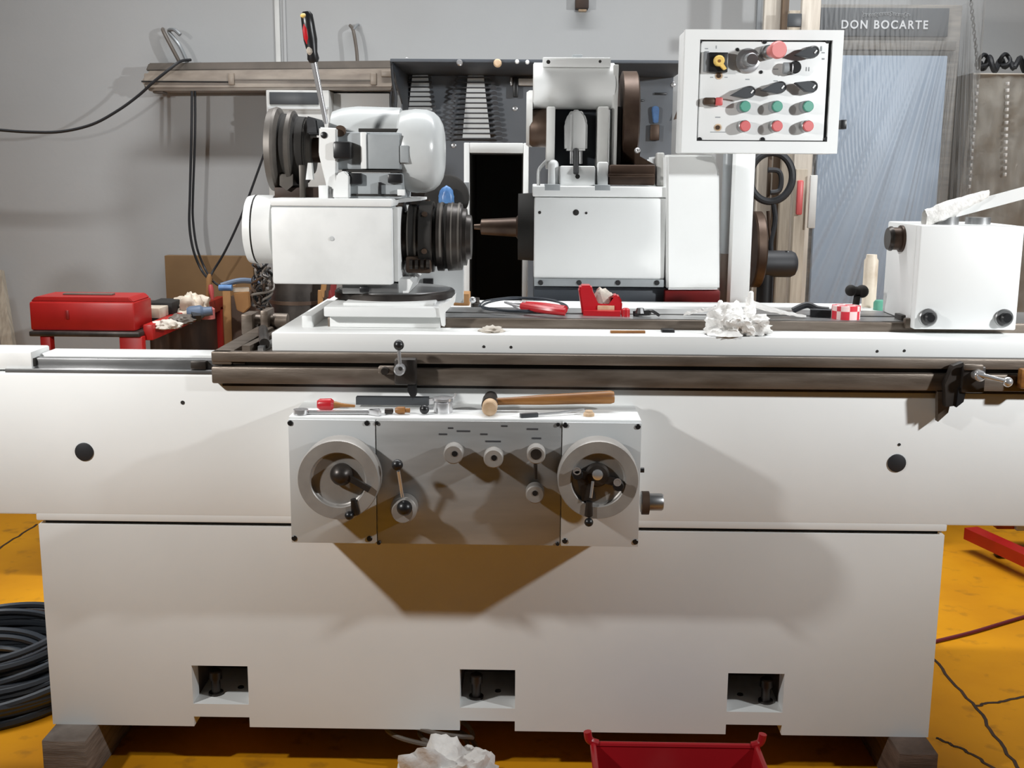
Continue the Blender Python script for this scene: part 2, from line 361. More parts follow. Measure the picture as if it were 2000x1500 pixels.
for i, (a, t, c, bt) in enumerate(pk):
    X0, X1 = xs[1 + 2 * i], xs[2 + 2 * i]
    b = MB(); b.box(X0 - 0.03, X1 + 0.03, 0.05, 0.2, zp0 - 0.03, zp0); b.build('pocket_floor', 'white_scuffed', bed)
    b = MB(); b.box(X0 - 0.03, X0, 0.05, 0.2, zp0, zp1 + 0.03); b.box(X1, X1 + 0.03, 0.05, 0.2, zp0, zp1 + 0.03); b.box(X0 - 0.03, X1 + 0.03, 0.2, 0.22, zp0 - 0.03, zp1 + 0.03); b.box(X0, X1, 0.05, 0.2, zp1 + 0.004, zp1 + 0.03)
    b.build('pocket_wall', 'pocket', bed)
    bx = [421, 930, 1497][i]; q = pw(bx, 1350, 0.05)
    j = MB().lathe((q.x, 0.055, zp0), (0, 0, 1), [(0, 0.011), (0.040, 0.011), (0.040, 0.0155), (0.058, 0.0155), (0.061, 0.013)], 16).build('jacking_bolt', 'darksteel', bed)
    MB().lathe((q.x, 0.055, zp0), (0, 0, 1), [(0, 0.018), (0.005, 0.018)], 16).build('washer', 'darksteel', j)
    q2 = pw([465, 972, 1450][i], 1365, 0.06)
    MB().lathe((q2.x, 0.09, zp0), (0, 0, 1), [(0, 0.008), (0.003, 0.007)], 10).build('plug', 'soot', bed)
MB().box(x0 + 0.05, x1 - 0.05, 0.24, 0.8, zb, zb + 0.02).build('underside_light_blocker', 'soot', bed)  # unseen black sheet, added to stop bounced light and darken the gap below
# joint groove and upper slab
MB().box(x0 + 0.012, x1 - 0.012, 0.012, 0.84, zs_ - 0.004, zs_ + 0.005).build('joint_gap', 'soot', bed)
MB().box(x0 - 0.004, x1 + 0.004, -0.003, 0.85, zs_ + 0.005, zslab + 0.02, 0.004).build('bed_neck', 'white', bed)
MB().box(-1.3, 1.3, -0.004, 0.22, zslab, ztop, 0.006).build('bed_slab', 'white', bed)
MB().box(-0.62, 1.28, 0.22, 0.86, zslab, ztop, 0.004).build('bed_rear', 'white', bed)
for (px, py, r) in ((165, 882, 18), (1751, 904, 18)):
    ay('hole_plug', 'rubber', bed, px, py, -0.003, [(0, r), (0.003, r), (0.004, r * 0.9)], 28)
for (px, py, r) in ((357, 786, 4), (1756, 868, 3)):
    ay('small_hole', 'soot', bed, px, py, -0.003, [(0, r), (0.002, r)], 10)
# way rails on the left of the bed
b = MB(); b.pbox(30, 701, 420, 724, 0.02, 0.12, 0.002); b.build('bed_way', 'steel', bed)
b = MB(); b.pbox(-120, 686, 62, 722, 0.006, 0.10, 0.004); b.build('way_end_block', 'white_scuffed', bed)
b = MB(); z_ = pw(200, 701, 0.02).z; b.box(pw(80, 695, 0.05).x, pw(425, 695, 0.05).x, 0.05, 0.13, z_ - 0.03, z_ + 0.006, 0.002); b.build('way_cover', 'white_scuffed', bed)
b = MB(); b.pbox(52, 700, 68, 716, 0.012, 0.03, 0.001); b.build('way_notch', 'soot', bed)
b = MB(); b.pbox(372, 706, 402, 722, 0.005, 0.02, 0.002); b.build('way_stop', 'darksteel', bed)
pb('way_foot', 'steel', bed, 10, 722, 420, 731, 0.0, 0.1, 0.001)

# ---------------------------------------------------------------- work table
zt = pw(1200, 656, 0).z; zt0 = pw(1200, 692, 0).z
tb = thing('grinder_table', 'long sliding machine table with white tray and oily brown front edge', 'machine table', (0.3, 0.3, ztop))
TX0 = pw(412, 715, -0.03).x; TX1 = 1.28
za, zb1, zc, zd = [pw(1200, y, -0.028).z for y in (695, 715, 724, 757)]
MB().box(TX0, TX1, -0.026, -0.005, zb1, za, 0.003).build('upper_rail', 'oilsteel', tb)
MB().box(TX0 + 0.02, TX1, -0.012, -0.005, zc - 0.002, zb1 + 0.002).build('slot', 'soot', tb)
MB().box(TX0, TX1, -0.03, -0.005, zd, zc, 0.004).build('lower_rail', 'oilsteel', tb)
MB().box(TX0 + 0.02, TX1, -0.015, -0.005, zd - 0.008, zd + 0.001).build('drip_edge', 'darksteel', tb)
MB().box(TX0 + 0.06, TX1, 0.0, 0.7, ztop + 0.002, za - 0.004).build('table_core', 'oilsteel', tb)
# left end bracket
b = MB(); b.box(TX0, TX0 + 0.045, -0.024, 0.56, za - 0.03, za, 0.004); b.build('end_rail', 'oilsteel', tb)
b = MB(); b.box(TX0 + 0.045, TX0 + 0.075, -0.02, 0.5, za - 0.03, za - 0.012, 0.003); b.build('end_channel', 'darksteel', tb)
b = MB(); b.bar((TX0 + 0.075, -0.01, za + 0.004), (TX0 + 0.10, 0.42, za + 0.004), 0.018, 0.016); b.build('adjusting_bar', 'oilsteel', tb)
b = MB(); b.bar((TX0 + 0.105, 0.0, za + 0.003), (TX0 + 0.125, 0.30, za + 0.006), 0.012, 0.012); b.build('adjusting_bar', 'steel', tb)
b = MB(); b.cyl((TX0 + 0.04, 0.30, za + 0.006), (TX0 + 0.11, 0.02, za + 0.012), 0.012, seg=14); b.build('clamp_screw', 'darksteel', tb)
q = pw(478, 625, 0.42); q2 = pw(562, 628, 0.42)
b = MB(); b.cyl(q, q2, 0.016, seg=20); b.cyl(pw(535, 627, 0.42), q2, 0.021, seg=20); b.build('adjusting_screw', 'oilsteel', tb)
b = MB(); b.box(q.x, q.x + 0.03, 0.38, 0.46, za - 0.02, q.z + 0.02, 0.004); b.box(pw(515, 620, 0.42).x, pw(530, 620, 0.42).x, 0.38, 0.46, za - 0.02, q.z + 0.03, 0.004); b.build('screw_bracket', 'oilsteel', tb)
# white tray
WX0 = pw(531, 674, 0).x
MB().box(WX0, TX1, 0.0, 0.70, zt0, zt, 0.002).build('tray', 'white', tb)
MB().box(WX0 + 0.05, WX0 + 0.075, 0.09, 0.68, zt - 0.002, zt + 0.028, 0.004).build('tray_end_lip', 'white', tb)
zr = pw(1300, 626, 0.11).z
RX0 = pw(640, 630, 0.11).x; RX1 = pw(1792, 640, 0.11).x
MB().box(RX0, TX1, 0.11, 0.34, zt - 0.002, zr, 0.002).build('top_rail', 'oilsteel', tb)
MB().box(RX0 + 0.01, TX1, 0.125, 0.33, zr - 0.001, zr + 0.0015).build('ground_top', 'steel', tb)
MB().box(pw(860, 610, 0.2).x, pw(1800, 610, 0.2).x, 0.205, 0.22, zr + 0.001, zr + 0.0022).build('t_slot', 'soot', tb)
for px, py in ((945, 677), (998, 678), (1713, 686), (1766, 685)): bolt(tb, px, py, 0.0, 3, 0.001, 'soot', 'small_hole')
pb('rail_end_stop', 'oilsteel', tb, 1768, 622, 1792, 643, 0.10, 0.02)
pb('black_stop', 'black', tb, 1293, 644, 1318, 657, 0.06, 0.03, 0.002)

def table_dog(label, px, py, kind):
    t = thing('table_stop', label, 'stop', (pw(px, py, -0.0400).x, -0.0500, zd))
    if kind == 0:
        pb('clamp_block', 'darksteel', t, 770, 702, 812, 752, -0.0650, 0.033)
        pb('side_block', 'oilsteel', t, 738, 716, 770, 732, -0.0520, 0.02)
        b = MB(); b.pprism([(796, 740), (812, 740), (813, 772), (806, 782), (796, 764)], -0.0600, 0.02); b.build('trip_finger', 'black', t)
        l = MB().cyl(pw(782, 718, -0.0800), pw(779, 684, -0.0800), 0.004, seg=12).build('lever', 'chrome', t)
        MB().sph(pw(779, 674, -0.0800), 0.0115).build('ball_knob', 'black', l)
        ay('hub', 'chrome', t, 782, 720, -0.0650, [(0, 11), (0.02, 11), (0.024, 8)], 20)
        ay('hub_hole', 'soot', t, 782, 720, -0.0890, [(0, 4), (0.001, 4)], 12)
        ay('screw', 'darksteel', t, 752, 724, -0.0520, [(0, 8), (0.012, 7)], 14)
    else:
        b = MB(); b.pprism([(1862, 715), (1882, 708), (1886, 760), (1870, 792), (1848, 795), (1846, 752)], -0.0550, 0.022); b.build('trip_finger', 'darksteel', t)
        pb('clamp_block', 'darksteel', t, 1880, 716, 1925, 768, -0.0650, 0.033)
        pb('cap_plate', 'oilsteel', t, 1884, 712, 1922, 724, -0.0730, 0.01)
        b = MB(); b.pprism([(1832, 765), (1862, 765), (1852, 806), (1832, 824)], -0.0300, 0.018); b.build('lower_finger', 'oilsteel', t)
        b = MB(); b.pprism([(1872, 760), (1890, 752), (1882, 785), (1868, 796)], -0.0600, 0.02); b.build('side_finger', 'black', t)
        l = MB().cyl(pw(1906, 730, -0.0850), pw(1962, 744, -0.1000), 0.0055, 0.0045, seg=12).build('lever', 'chrome', t)
        MB().sph(pw(1968, 746, -0.1000), 0.011).build('ball_knob', 'chrome', l)
        ay('hub', 'chrome', t, 1907, 731, -0.0650, [(0, 11), (0.022, 11), (0.026, 8)], 20)
    return t
table_dog('black ball-handled stop clamped to the table edge above the left handwheel', 780, 720, 0)
table_dog('dark table stop with a chrome lever at the right end of the table', 1900, 740, 1)
q = pw(1998, 740, -0.0500); b = MB(); b.box(q.x - 0.006, q.x + 0.03, -0.0550, -0.0320, q.z - 0.022, q.z + 0.022, 0.004)
b.build('end_plate', 'wood', tb)

# ---------------------------------------------------------------- apron with handwheels
AY = -0.17
ap = thing('control_apron', 'protruding aluminium control box with two handwheels on the bed front', 'control box', (pw(908, 1065, 0).x, -0.08, pw(908, 1065, AY).z))
za0 = pw(908, 1064, AY).z; za1 = pw(908, 823, AY).z
AX0 = pw(566, 940, AY).x; AX1 = pw(1250, 945, AY).x
MB().box(AX0 + 0.002, AX1 - 0.002, AY + 0.008, -0.004, za0 + 0.001, za1 - 0.001, 0.002).build('housing', 'white', ap)
zsh = pw(908, 822, AY).z
MB().box(AX0, AX1, AY + 0.008, -0.004, zsh - 0.002, zsh + 0.004, 0.002).build('top_shelf', 'white_scuffed', ap)
xa = pw(735, 940, AY).x; xb = pw(1096, 945, AY).x
MB().box(AX0, xa - 0.0012, AY, AY + 0.008, za0, za1, 0.001).build('left_plate', 'alu_light', ap)
MB().box(xa + 0.0012, xb - 0.0012, AY + 0.001, AY + 0.008, za0, za1, 0.001).build('centre_plate', 'alu', ap)
MB().box(xb + 0.0012, AX1, AY, AY + 0.008, za0, za1, 0.001).build('right_plate', 'alu_light', ap)
for px, py in ((567, 826), (717, 826), (736, 826), (575, 1051), (722, 1052), (740, 1060), (1090, 829), (1104, 830), (1246, 833), (1103, 1056), (1241, 1058), (1089, 1062)):
    bolt(ap, px, py, AY, 5.5 if px not in (736, 740, 1090, 1089) else 4, 0.002)
def handwheel(px, py, R, inner, Y0, nm):
    q = sc(px, py, Y0)
    o = MB().lathe(pw(px, py, Y0), (0, -1, 0), [(0, R * q * 0.9), (0.004, R * q), (0.045, R * q), (0.05, R * q * 0.975), (0.05, inner * q * 1.03), (0.048, inner * q), (0.039, inner * q * 0.985), (0.037, inner * q * 0.94), (0.037, 0.001)], 64).build('handwheel', 'wheel_steel', ap)
    return o, q
HY = AY - 0.012
for (px, py) in ((664, 921), (1163, 923)): ay('wheel_boss', 'darksteel', ap, px, py, AY, [(0, 40), (0.016, 40)], 32)
hw, q = handwheel(668, 926, 79, 53, HY, 0)
hb = ay('hub', 'darksteel', hw, 668, 925, HY - 0.036, [(0, 22), (0.010, 22), (0.016, 19), (0.026, 13), (0.030, 5)], 28)
MB().bar(pw(680, 932, HY - 0.052), pw(722, 956, HY - 0.055), 0.012, 0.010, (0, 1, 0)).build('crank_arm', 'darksteel', hw)
MB().lathe(pw(690, 975, HY - 0.05), (0.15, 0.15, -1), [(0, 0.006), (0.028, 0.010), (0.034, 0.009)], 16).build('crank_handle', 'darksteel', hw)
MB().sph(pw(682, 1007, HY - 0.055), 0.0095).build('crank_knob', 'black', hw)
hw2, q = handwheel(1166, 926, 78, 52, HY, 1)
ay('hub', 'darksteel', hw2, 1166, 926, HY - 0.036, [(0, 24), (0.008, 24), (0.014, 20), (0.016, 8)], 28)
ay('hub_cap', 'chrome', hw2, 1167, 927, HY - 0.050, [(0, 11), (0.006, 10), (0.008, 6)], 20)
for px, py in ((1127, 920), (1206, 942)):
    k = ay('star_knob', 'black', hw2, px, py, HY - 0.03, [(0, 10), (0.030, 11), (0.034, 9)], 10)
    ay('knob_ring', 'chrome', k, px, py, HY - 0.0635, [(0, 8), (0.001, 8), (0.001, 5.5), (0.0005, 5.5)], 20)
b = MB(); b.bar(pw(1135, 925, HY - 0.043), pw(1200, 940, HY - 0.043), 0.016, 0.014, (0, 1, 0)); b.bar(pw(1140, 930, HY - 0.043), pw(1150, 975, HY - 0.043), 0.03, 0.012, (0, 1, 0)); b.build('spoke_plate', 'darksteel', hw2)
b = MB(); b.cyl(pw(1158, 940, HY - 0.056), pw(1154, 972, HY - 0.058), 0.003, seg=10); b.build('index_lever', 'chrome', hw2)
MB().lathe(pw(1151, 980, HY - 0.05), (-0.03, 0.05, -1), [(0, 0.007), (0.030, 0.009), (0.032, 0.007)], 16).build('crank_handle', 'darksteel', hw2)
MB().sph(pw(1150, 1020, HY - 0.052), 0.0095).build('crank_knob', 'black', hw2)
# lever between wheels
lv = ay('lever_hub', 'wheel_steel', ap, 791, 988, AY, [(0, 26), (0.03, 26), (0.034, 23), (0.05, 20)], 32)
MB().sph(pw(790, 992, AY - 0.056), 0.0165).build('ball_knob', 'black', lv)
MB().cyl(pw(786, 970, AY - 0.04), pw(778, 920, AY - 0.055), 0.0035, seg=10).build('lever_rod', 'chrome', lv)
MB().sph(pw(776, 908, AY - 0.056), 0.012).build('lever_ball', 'black', lv)
# four knobs
for px, py, r, chromed in ((888, 878, 19, 0), (965, 886, 19, 0), (1047, 879, 18, 1), (1045, 955, 18, 0)):
    k = ay('knob', 'wheel_steel', ap, px, py, AY, [(0, r * 0.8), (0.012, r * 0.8), (0.014, r), (0.042, r), (0.045, r * 0.88)], 28)
    ay('knob_centre', 'black' if not chromed else 'darksteel', k, px, py + 8, AY - 0.044, [(0, r * (0.6 if chromed else 0.3)), (0.002, r * (0.6 if chromed else 0.3))], 14)
MB().cyl(pw(1046, 900, AY - 0.03), pw(1046, 935, AY - 0.03), 0.004, seg=10).build('shift_rod', 'darksteel', ap)
# printed marks above the knobs
for px, py, wd in ((865, 848, 16), (905, 842, 26), (945, 848, 14), (1040, 838, 22), (963, 862, 30), (1048, 856, 18), (985, 832, 12), (880, 836, 10)):
    MB().pbox(px - wd / 2, py - 1.5, px + wd / 2, py + 1.5, AY + 0.0004, 0.001).build('engraved_mark', 'mark', ap)
# side fittings
mk = ax('side_knob', 'steel', ap, -0.10, 980, [(1251, 20), (1268, 20), (1268, 17), (1292, 17), (1295, 15)], 28)
ax('side_knob_collar', 'rusty', mk, -0.10, 982, [(1253, 23), (1267, 23)], 28)
ax('side_pin', 'black', ap, -0.14, 918, [(1248, 5), (1258, 5)], 12)

# tools lying on the apron shelf
zs1 = zsh + 0.004
def on(px, y, z): # point above the shelf at pixel column px
    return Vector((pw(px, 815, y).x, y, z))
t = thing('ratchet_handle', 'black bar handle lying across the shelf between the red screwdriver and chrome ring', 'tool', on(765, -0.06, zs1))
MB().bar(on(697, -0.05, zs1 + 0.014), on(838, -0.05, zs1 + 0.014), 0.02, 0.017).build('bar', 'charcoal', t)
MB().bar(on(838, -0.052, zs1 + 0.014), on(850, -0.055, zs1 + 0.016), 0.012, 0.012).build('drive_end', 'chrome', t)
t = thing('screwdriver', 'red-handled screwdriver with its tip under the black bar on the shelf', 'screwdriver', on(650, -0.09, zs1))
MB().lathe(on(620, -0.10, zs1 + 0.014), (1, 0.12, -0.02), [(0, 0.008), (0.006, 0.0125), (0.03, 0.0135), (0.036, 0.009)], 16).build('handle', 'redplastic', t)
MB().lathe(on(649, -0.097, zs1 + 0.013), (1, 0.12, -0.08), [(0, 0.009), (0.02, 0.005), (0.05, 0.003)], 12).build('ferrule', 'wood', t)
t = thing('combination_wrench', 'chrome combination wrench lying along the left front of the shelf', 'wrench', on(650, -0.14, zs1))
MB().bar(on(580, -0.14, zs1 + 0.005), on(722, -0.135, zs1 + 0.005), 0.012, 0.006).build('shank', 'chrome', t)
MB().lathe(on(588, -0.14, zs1 + 0.001), (0, 0, 1), [(0, 0.008), (0, 0.016), (0.010, 0.016), (0.010, 0.008)], 20).build('ring_end', 'chrome', t)
b = MB(); b.bar(on(722, -0.135, zs1 + 0.006), on(742, -0.128, zs1 + 0.006), 0.01, 0.01); b.bar(on(722, -0.135, zs1 + 0.006), on(742, -0.150, zs1 + 0.006), 0.01, 0.01); b.build('open_jaw', 'chrome', t)
t = thing('socket_holder', 'chrome cylindrical socket head with black ball knob on the shelf', 'socket', on(868, -0.10, zs1))
MB().lathe(on(866, -0.10, zs1), (0, 0, 1), [(0, 0.021), (0.022, 0.021), (0.024, 0.018), (0.026, 0.018), (0.026, 0.023), (0.032, 0.023), (0.033, 0.02)], 28).build('body', 'chrome', t)
MB().cyl(on(846, -0.12, zs1 + 0.012), on(832, -0.125, zs1 + 0.012), 0.004, seg=10).build('lever', 'chrome', t)
MB().sph(on(829, -0.125, zs1 + 0.0105), 0.0105).build('ball_knob', 'black', t)
MB().lathe(on(886, -0.10, zs1 + 0.032), (0.5, 0, 1), [(0, 0.003), (0.01, 0.003)], 8).build('pin', 'chrome', t)
t = thing('brass_fitting', 'small brass-coloured fitting beside the chrome wrench on the shelf', 'fitting', on(790, -0.135, zs1))
MB().lathe(on(772, -0.13, zs1 + 0.009), (1, 0, 0), [(0, 0.005), (0.006, 0.008), (0.02, 0.008), (0.022, 0.005), (0.032, 0.005)], 14).build('body', 'wood', t)
MB().lathe(on(752, -0.13, zs1 + 0.007), (1, 0, 0), [(0, 0.006), (0.016, 0.006), (0.018, 0.003)], 12).build('tip', 'darksteel', t)
t = thing('mallet', 'wooden-handled mallet with pale round face lying on the control box shelf', 'hammer', on(1060, -0.08, zs1))
MB().lathe(on(956, -0.145, zs1 + 0.0175), (0, 1, 0.02), [(0, 0.014), (0.002, 0.0165), (0.03, 0.0165)], 24).build('face', 'paleface', t)
MB().lathe(on(956, -0.115, zs1 + 0.0185), (0, 1, 0.02), [(0, 0.0175), (0.05, 0.0175), (0.055, 0.015), (0.08, 0.015)], 24).build('head', 'darksteel', t)
b = MB(); P = [(970, 0.008), (985, 0.0085), (1040, 0.0115), (1120, 0.013), (1196, 0.0145)]
A = on(966, -0.085, zs1 + 0.021); B_ = on(1198, -0.065, zs1 + 0.030); L_ = (B_ - A).length
b.lathe(A, B_ - A, [(0, 0.008), (L_ * .15, 0.0085), (L_ * .4, 0.0115), (L_ * .7, 0.0130), (L_ * .97, 0.0150), (L_, 0.0125)], 16); b.build('handle', 'wood', t)
t = thing('hex_key', 'thin steel bent key in front of the mallet handle', 'hex key', on(1080, -0.13, zs1))
MB().tube([on(1018, -0.15, zs1 + 0.004), on(1090, -0.125, zs1 + 0.006), on(1140, -0.10, zs1 + 0.009)], 0.0028, 6, smooth=1).build('shank', 'steel', t)
MB().bar(on(1016, -0.152, zs1 + 0.005), on(1050, -0.14, zs1 + 0.005), 0.010, 0.008).build('grip', 'charcoal', t)
MB().lathe(on(1150, -0.125, zs1), (0, 0, 1), [(0, 0.012), (0.006, 0.012), (0.008, 0.009), (0.012, 0.008)], 12).build('brass_nut', 'paleface', label='tan nut under the butt of the mallet handle', cat='nut')

# ---------------------------------------------------------------- workhead
wh = thing('workhead', 'white workhead with dark chuck and top-mounted motor on the left of the table', 'workhead', (pw(760, 600, 0.3).x, 0.3, zr))
zk0 = pw(760, 620, 0.07).z; zk1 = pw(760, 600, 0.07).z
b = MB()
kx0, kx1 = pw(632, 610, 0.07).x, pw(862, 610, 0.07).x
b.box(kx0, kx1, 0.07, 0.46, max(zk0, zr + 0.003), zk1, 0.004)
b.build('base_block', 'white', wh)
MB().box(kx0 + 0.04, kx1 - 0.02, 0.10, 0.48, zk1 - 0.002, zk1 + 0.006, 0.002).build('base_step', 'white', wh)
b = MB(); b.pprism([(857, 598), (876, 590), (889, 575), (887, 592), (868, 612), (868, 638), (862, 636)], 0.066, 0.035); b.build('clamp_claw', 'white', wh)
zq0 = pw(770, 590, 0.13).z; zq1 = pw(770, 575, 0.13).z; cx = pw(772, 585, 0.28).x
MB().lathe((cx, 0.28, zk1 + 0.004), (0, 0, 1), [(0, 0.148), (zq1 - zk1 - 0.010, 0.148), (zq1 - zk1 - 0.006, 0.144)], 56).build('swivel_disc', 'darksteel', wh)
MB().lathe((cx, 0.28, zq1 - 0.004), (0, 0, 1), [(0, 0.137), (0.004, 0.137)], 56).build('swivel_scale', 'steel', wh)
zr0 = zq1 - 0.002; zbd = pw(650, 556, 0.13).z
MB().box(pw(668, 565, 0.15).x, pw(778, 565, 0.15).x, 0.15, 0.44, zr0, zbd + 0.002, 0.003).build('riser', 'steel', wh)
pb('riser_bolt', 'black', wh, 702, 560, 720, 572, 0.143, 0.02, 0.003)
b = MB(); b.pprism([(778, 545), (800, 545), (806, 552), (798, 572), (778, 572)], 0.16, 0.22); b.build('riser_cheek', 'white', wh)
pb('skirt', 'white', wh, 644, 619, 860, 640, 0.096, 0.012, 0.002)
b = MB(); b.pprism([(805, 524), (905, 516), (905, 592), (805, 585)], 0.44, 0.02); b.build('rear_guard', 'alu_light', wh)
pb('guard_clip', 'black', wh, 826, 544, 846, 556, 0.43, 0.02, 0.002)
bx0, bx1 = pw(530, 470, 0.13).x, pw(766, 470, 0.13).x
zb1_ = pw(650, 388, 0.13).z; zmid = pw(650, 404, 0.13).z
MB().box(bx0, bx1, 0.13, 0.43, zbd, zmid - 0.0008, 0.006).build('body', 'white_scuffed', wh)
MB().box(bx0, bx1, 0.13, 0.43, zmid + 0.0008, zb1_, 0.004).build('top_plate', 'white_scuffed', wh)
MB().box(bx0 + 0.004, bx1 - 0.004, 0.134, 0.42, zmid - 0.001, zmid + 0.001).build('plate_joint', 'filler', wh)
MB().box(bx1, bx1 + 0.012, 0.15, 0.41, zbd + 0.006, zb1_ - 0.02, 0.003).build('nose_plate', 'white_scuffed', wh)
b = MB(); zt_ = zb1_; b.prism([(bx1 - 0.002, zt_ - 0.012), (bx1 + 0.055, zt_ - 0.006), (bx1 + 0.055, zt_), (bx1 - 0.002, zt_)], 0.26, 0.42); b.build('top_wing', 'white_scuffed', wh)
ay('drain_screw', 'alu_light', wh, 648, 466, 0.13, [(0, 5), (0.002, 4)], 10)
cap = ax('end_cap', 'white_scuffed', wh, 0.28, 448, [(486, 55), (489, 64), (503, 67), (503, 66)], 48)
ax('end_cap_seam', 'soot', cap, 0.28, 448, [(503, 65.5), (506, 65.5)], 48)
ax('end_collar', 'white_scuffed', wh, 0.28, 448, [(506, 66), (540, 66)], 48)
CH = 0.28
ck = ax('chuck', 'darksteel', wh, CH, 462, [(772, 58), (776, 66), (791, 66), (791, 50), (800, 48), (800, 61), (818, 61), (818, 57), (822, 57), (822, 68), (848, 68), (848, 55), (856, 55), (856, 66), (868, 66), (868, 60), (876, 60), (876, 66), (903, 64), (905, 55), (912, 55), (912, 44), (921, 42)], 56)
for (a, r, c, d) in ((776, 66.5, 790, 0), (800, 61.5, 803, 1), (813, 61.5, 817, 1), (862, 66.5, 866, 1), (883, 66.2, 886, 1), (896, 65.5, 900, 1)):
    ax('chuck_ring', 'brownsteel' if not d else 'pulley', ck, CH, 462, [(a, r), (c, r)], 56)
for k in range(6):
    a = k * math.pi / 3 + 0.35; rr = sc(835, 462, CH) * 68; c0 = pw(828, 462, CH)
    MB().lathe(c0 + Vector((0.008, math.cos(a) * (rr - 0.004), math.sin(a) * (rr - 0.004))), (0, math.cos(a), math.sin(a)), [(0, 0.007), (0.008, 0.007)], 10).build('chuck_screw', 'brownsteel', ck)
for a_, r_, c_ in ((803, 62, 813), (823, 68.6, 846), (850, 58, 855), (869, 62.5, 875)): ax('chuck_band', 'soot', ck, CH, 462, [(a_, r_), (c_, r_)], 56)
pb('drive_block', 'brownsteel', ck, 792, 500, 842, 534, CH - 0.07, 0.05, 0.006)
b = MB(); q = pw(792, 517, CH - 0.07)
for k in range(4): b.cyl(pw(800 + 11 * k, 516, CH - 0.075), pw(806 + 11 * k, 516, CH - 0.075), 0.012, seg=14)
b.build('drive_spring', 'darksteel', ck)
# motor set on top of the workhead
pul = ax('motor_pulley', 'pulley', wh, 0.30, 293, [(529, 60), (532, 78), (544, 82), (549, 80), (555, 68), (566, 68), (570, 76), (577, 75), (584, 60), (602, 60), (606, 48), (613, 44)], 56)
ax('pulley_groove', 'soot', pul, 0.30, 293, [(549, 74), (555, 69), (566, 69), (569, 73)], 48)
ax('pulley_groove', 'soot', pul, 0.30, 293, [(578, 71), (584, 64), (600, 63), (604, 55)], 48)
ax('pulley_nut', 'darksteel', pul, 0.30, 293, [(520, 10), (529, 12)], 12)
b = MB(); b.pprism([(546, 340), (572, 340), (572, 362), (560, 372), (546, 362)], 0.23, 0.10); b.build('belt_tensioner', 'pulley', wh)
pb('belt_bracket', 'pulley', wh, 584, 322, 594, 386, 0.22, 0.05, 0.002)
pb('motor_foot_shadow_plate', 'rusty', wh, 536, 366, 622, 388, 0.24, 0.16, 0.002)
ax('drive_shaft', 'brownsteel', wh, 0.30, 293, [(605, 24), (628, 24)], 24)
b = MB(); b.pprism([(598, 226), (618, 232), (622, 262), (600, 262)], 0.24, 0.10, 0.003); b.build('belt_cover_bracket', 'rubber', wh)
b = MB(); b.pprism([(601, 318), (608, 318), (611, 351), (597, 351)], 0.21, 0.02); b.build('belt_cone', 'white', wh)
b = MB(); b.pprism([(623, 248), (657, 250), (657, 372), (650, 386), (641, 380), (622, 300)], 0.19, 0.03, 0.003); b.build('motor_bracket', 'white', wh)
bolt(wh, 633, 264, 0.19, 6.5, 0.003)
b = MB(); b.pprism([(657, 340), (672, 333), (682, 342), (682, 388), (650, 388), (650, 372)], 0.18, 0.08, 0.003); b.build('bracket_foot', 'white', wh)
pb('bracket_foot_pad', 'white', wh, 622, 362, 640, 390, 0.18, 0.1, 0.002)
pb('bracket_spacer', 'steel', wh, 640, 368, 650, 390, 0.185, 0.05, 0.002)
pb('motor_body', 'filler', wh, 656, 258, 784, 332, 0.215, 0.19, 0.006)
pb('motor_panel', 'filler', wh, 716, 262, 780, 330, 0.208, 0.01, 0.002)
pb('motor_rib', 'white', wh, 704, 258, 715, 330, 0.203, 0.02, 0.002)
pb('terminal_cap', 'black', wh, 650, 276, 685, 311, 0.178, 0.04, 0.006)
pb('motor_slot', 'soot', wh, 668, 332, 784, 337, 0.212, 0.15, 0.001)
pb('motor_slot', 'soot', wh, 700, 251, 784, 258, 0.23, 0.15, 0.001)
pb('mount_plate', 'filler', wh, 682, 338, 785, 388, 0.20, 0.2, 0.003)
pb('mount_clamp', 'black', wh, 675, 338, 706, 360, 0.188, 0.02, 0.003)
pb('mount_clamp', 'black', wh, 757, 340, 785, 358, 0.188, 0.02, 0.003)
pb('mount_stud', 'black', wh, 738, 356, 744, 382, 0.19, 0.02, 0.001)
pb('mount_lug', 'white', wh, 776, 370, 790, 382, 0.19, 0.02, 0.001)
pb('mount_slot', 'soot', wh, 686, 379, 784, 383, 0.197, 0.02, 0.001)
hump = ax('motor_top_cover', 'cowl', wh, 0.40, 265, [(646, 30), (652, 46), (672, 53), (700, 56), (784, 54)], 48)
MB().lathe(pw(666, 256, 0.22), (0, -1, 0), [(0, 0.006), (0, 0.013), (0.012, 0.013), (0.012, 0.006)], 18).build('lifting_eye', 'brownsteel', wh)
# rounded fan cowl
b = MB(); co = pw(782, 295, 0.31); qs = sc(782, 295, 0.31)
prof = [(0, 72), (6, 77), (30, 80), (52, 79), (66, 74), (76, 65), (83, 52), (86, 38), (87, 20), (87.2, 1)]
b.lathe(co, (1, 0, 0), [(t_ * qs, r * qs) for t_, r in prof], 48)
b.build('fan_cowl', 'cowl', wh, angle=1.0)
pb('cowl_strap', 'filler', wh, 781, 284, 797, 318, 0.206, 0.02, 0.002)
pb('cowl_clip', 'black', wh, 784, 231, 797, 237, 0.25, 0.02, 0.001)

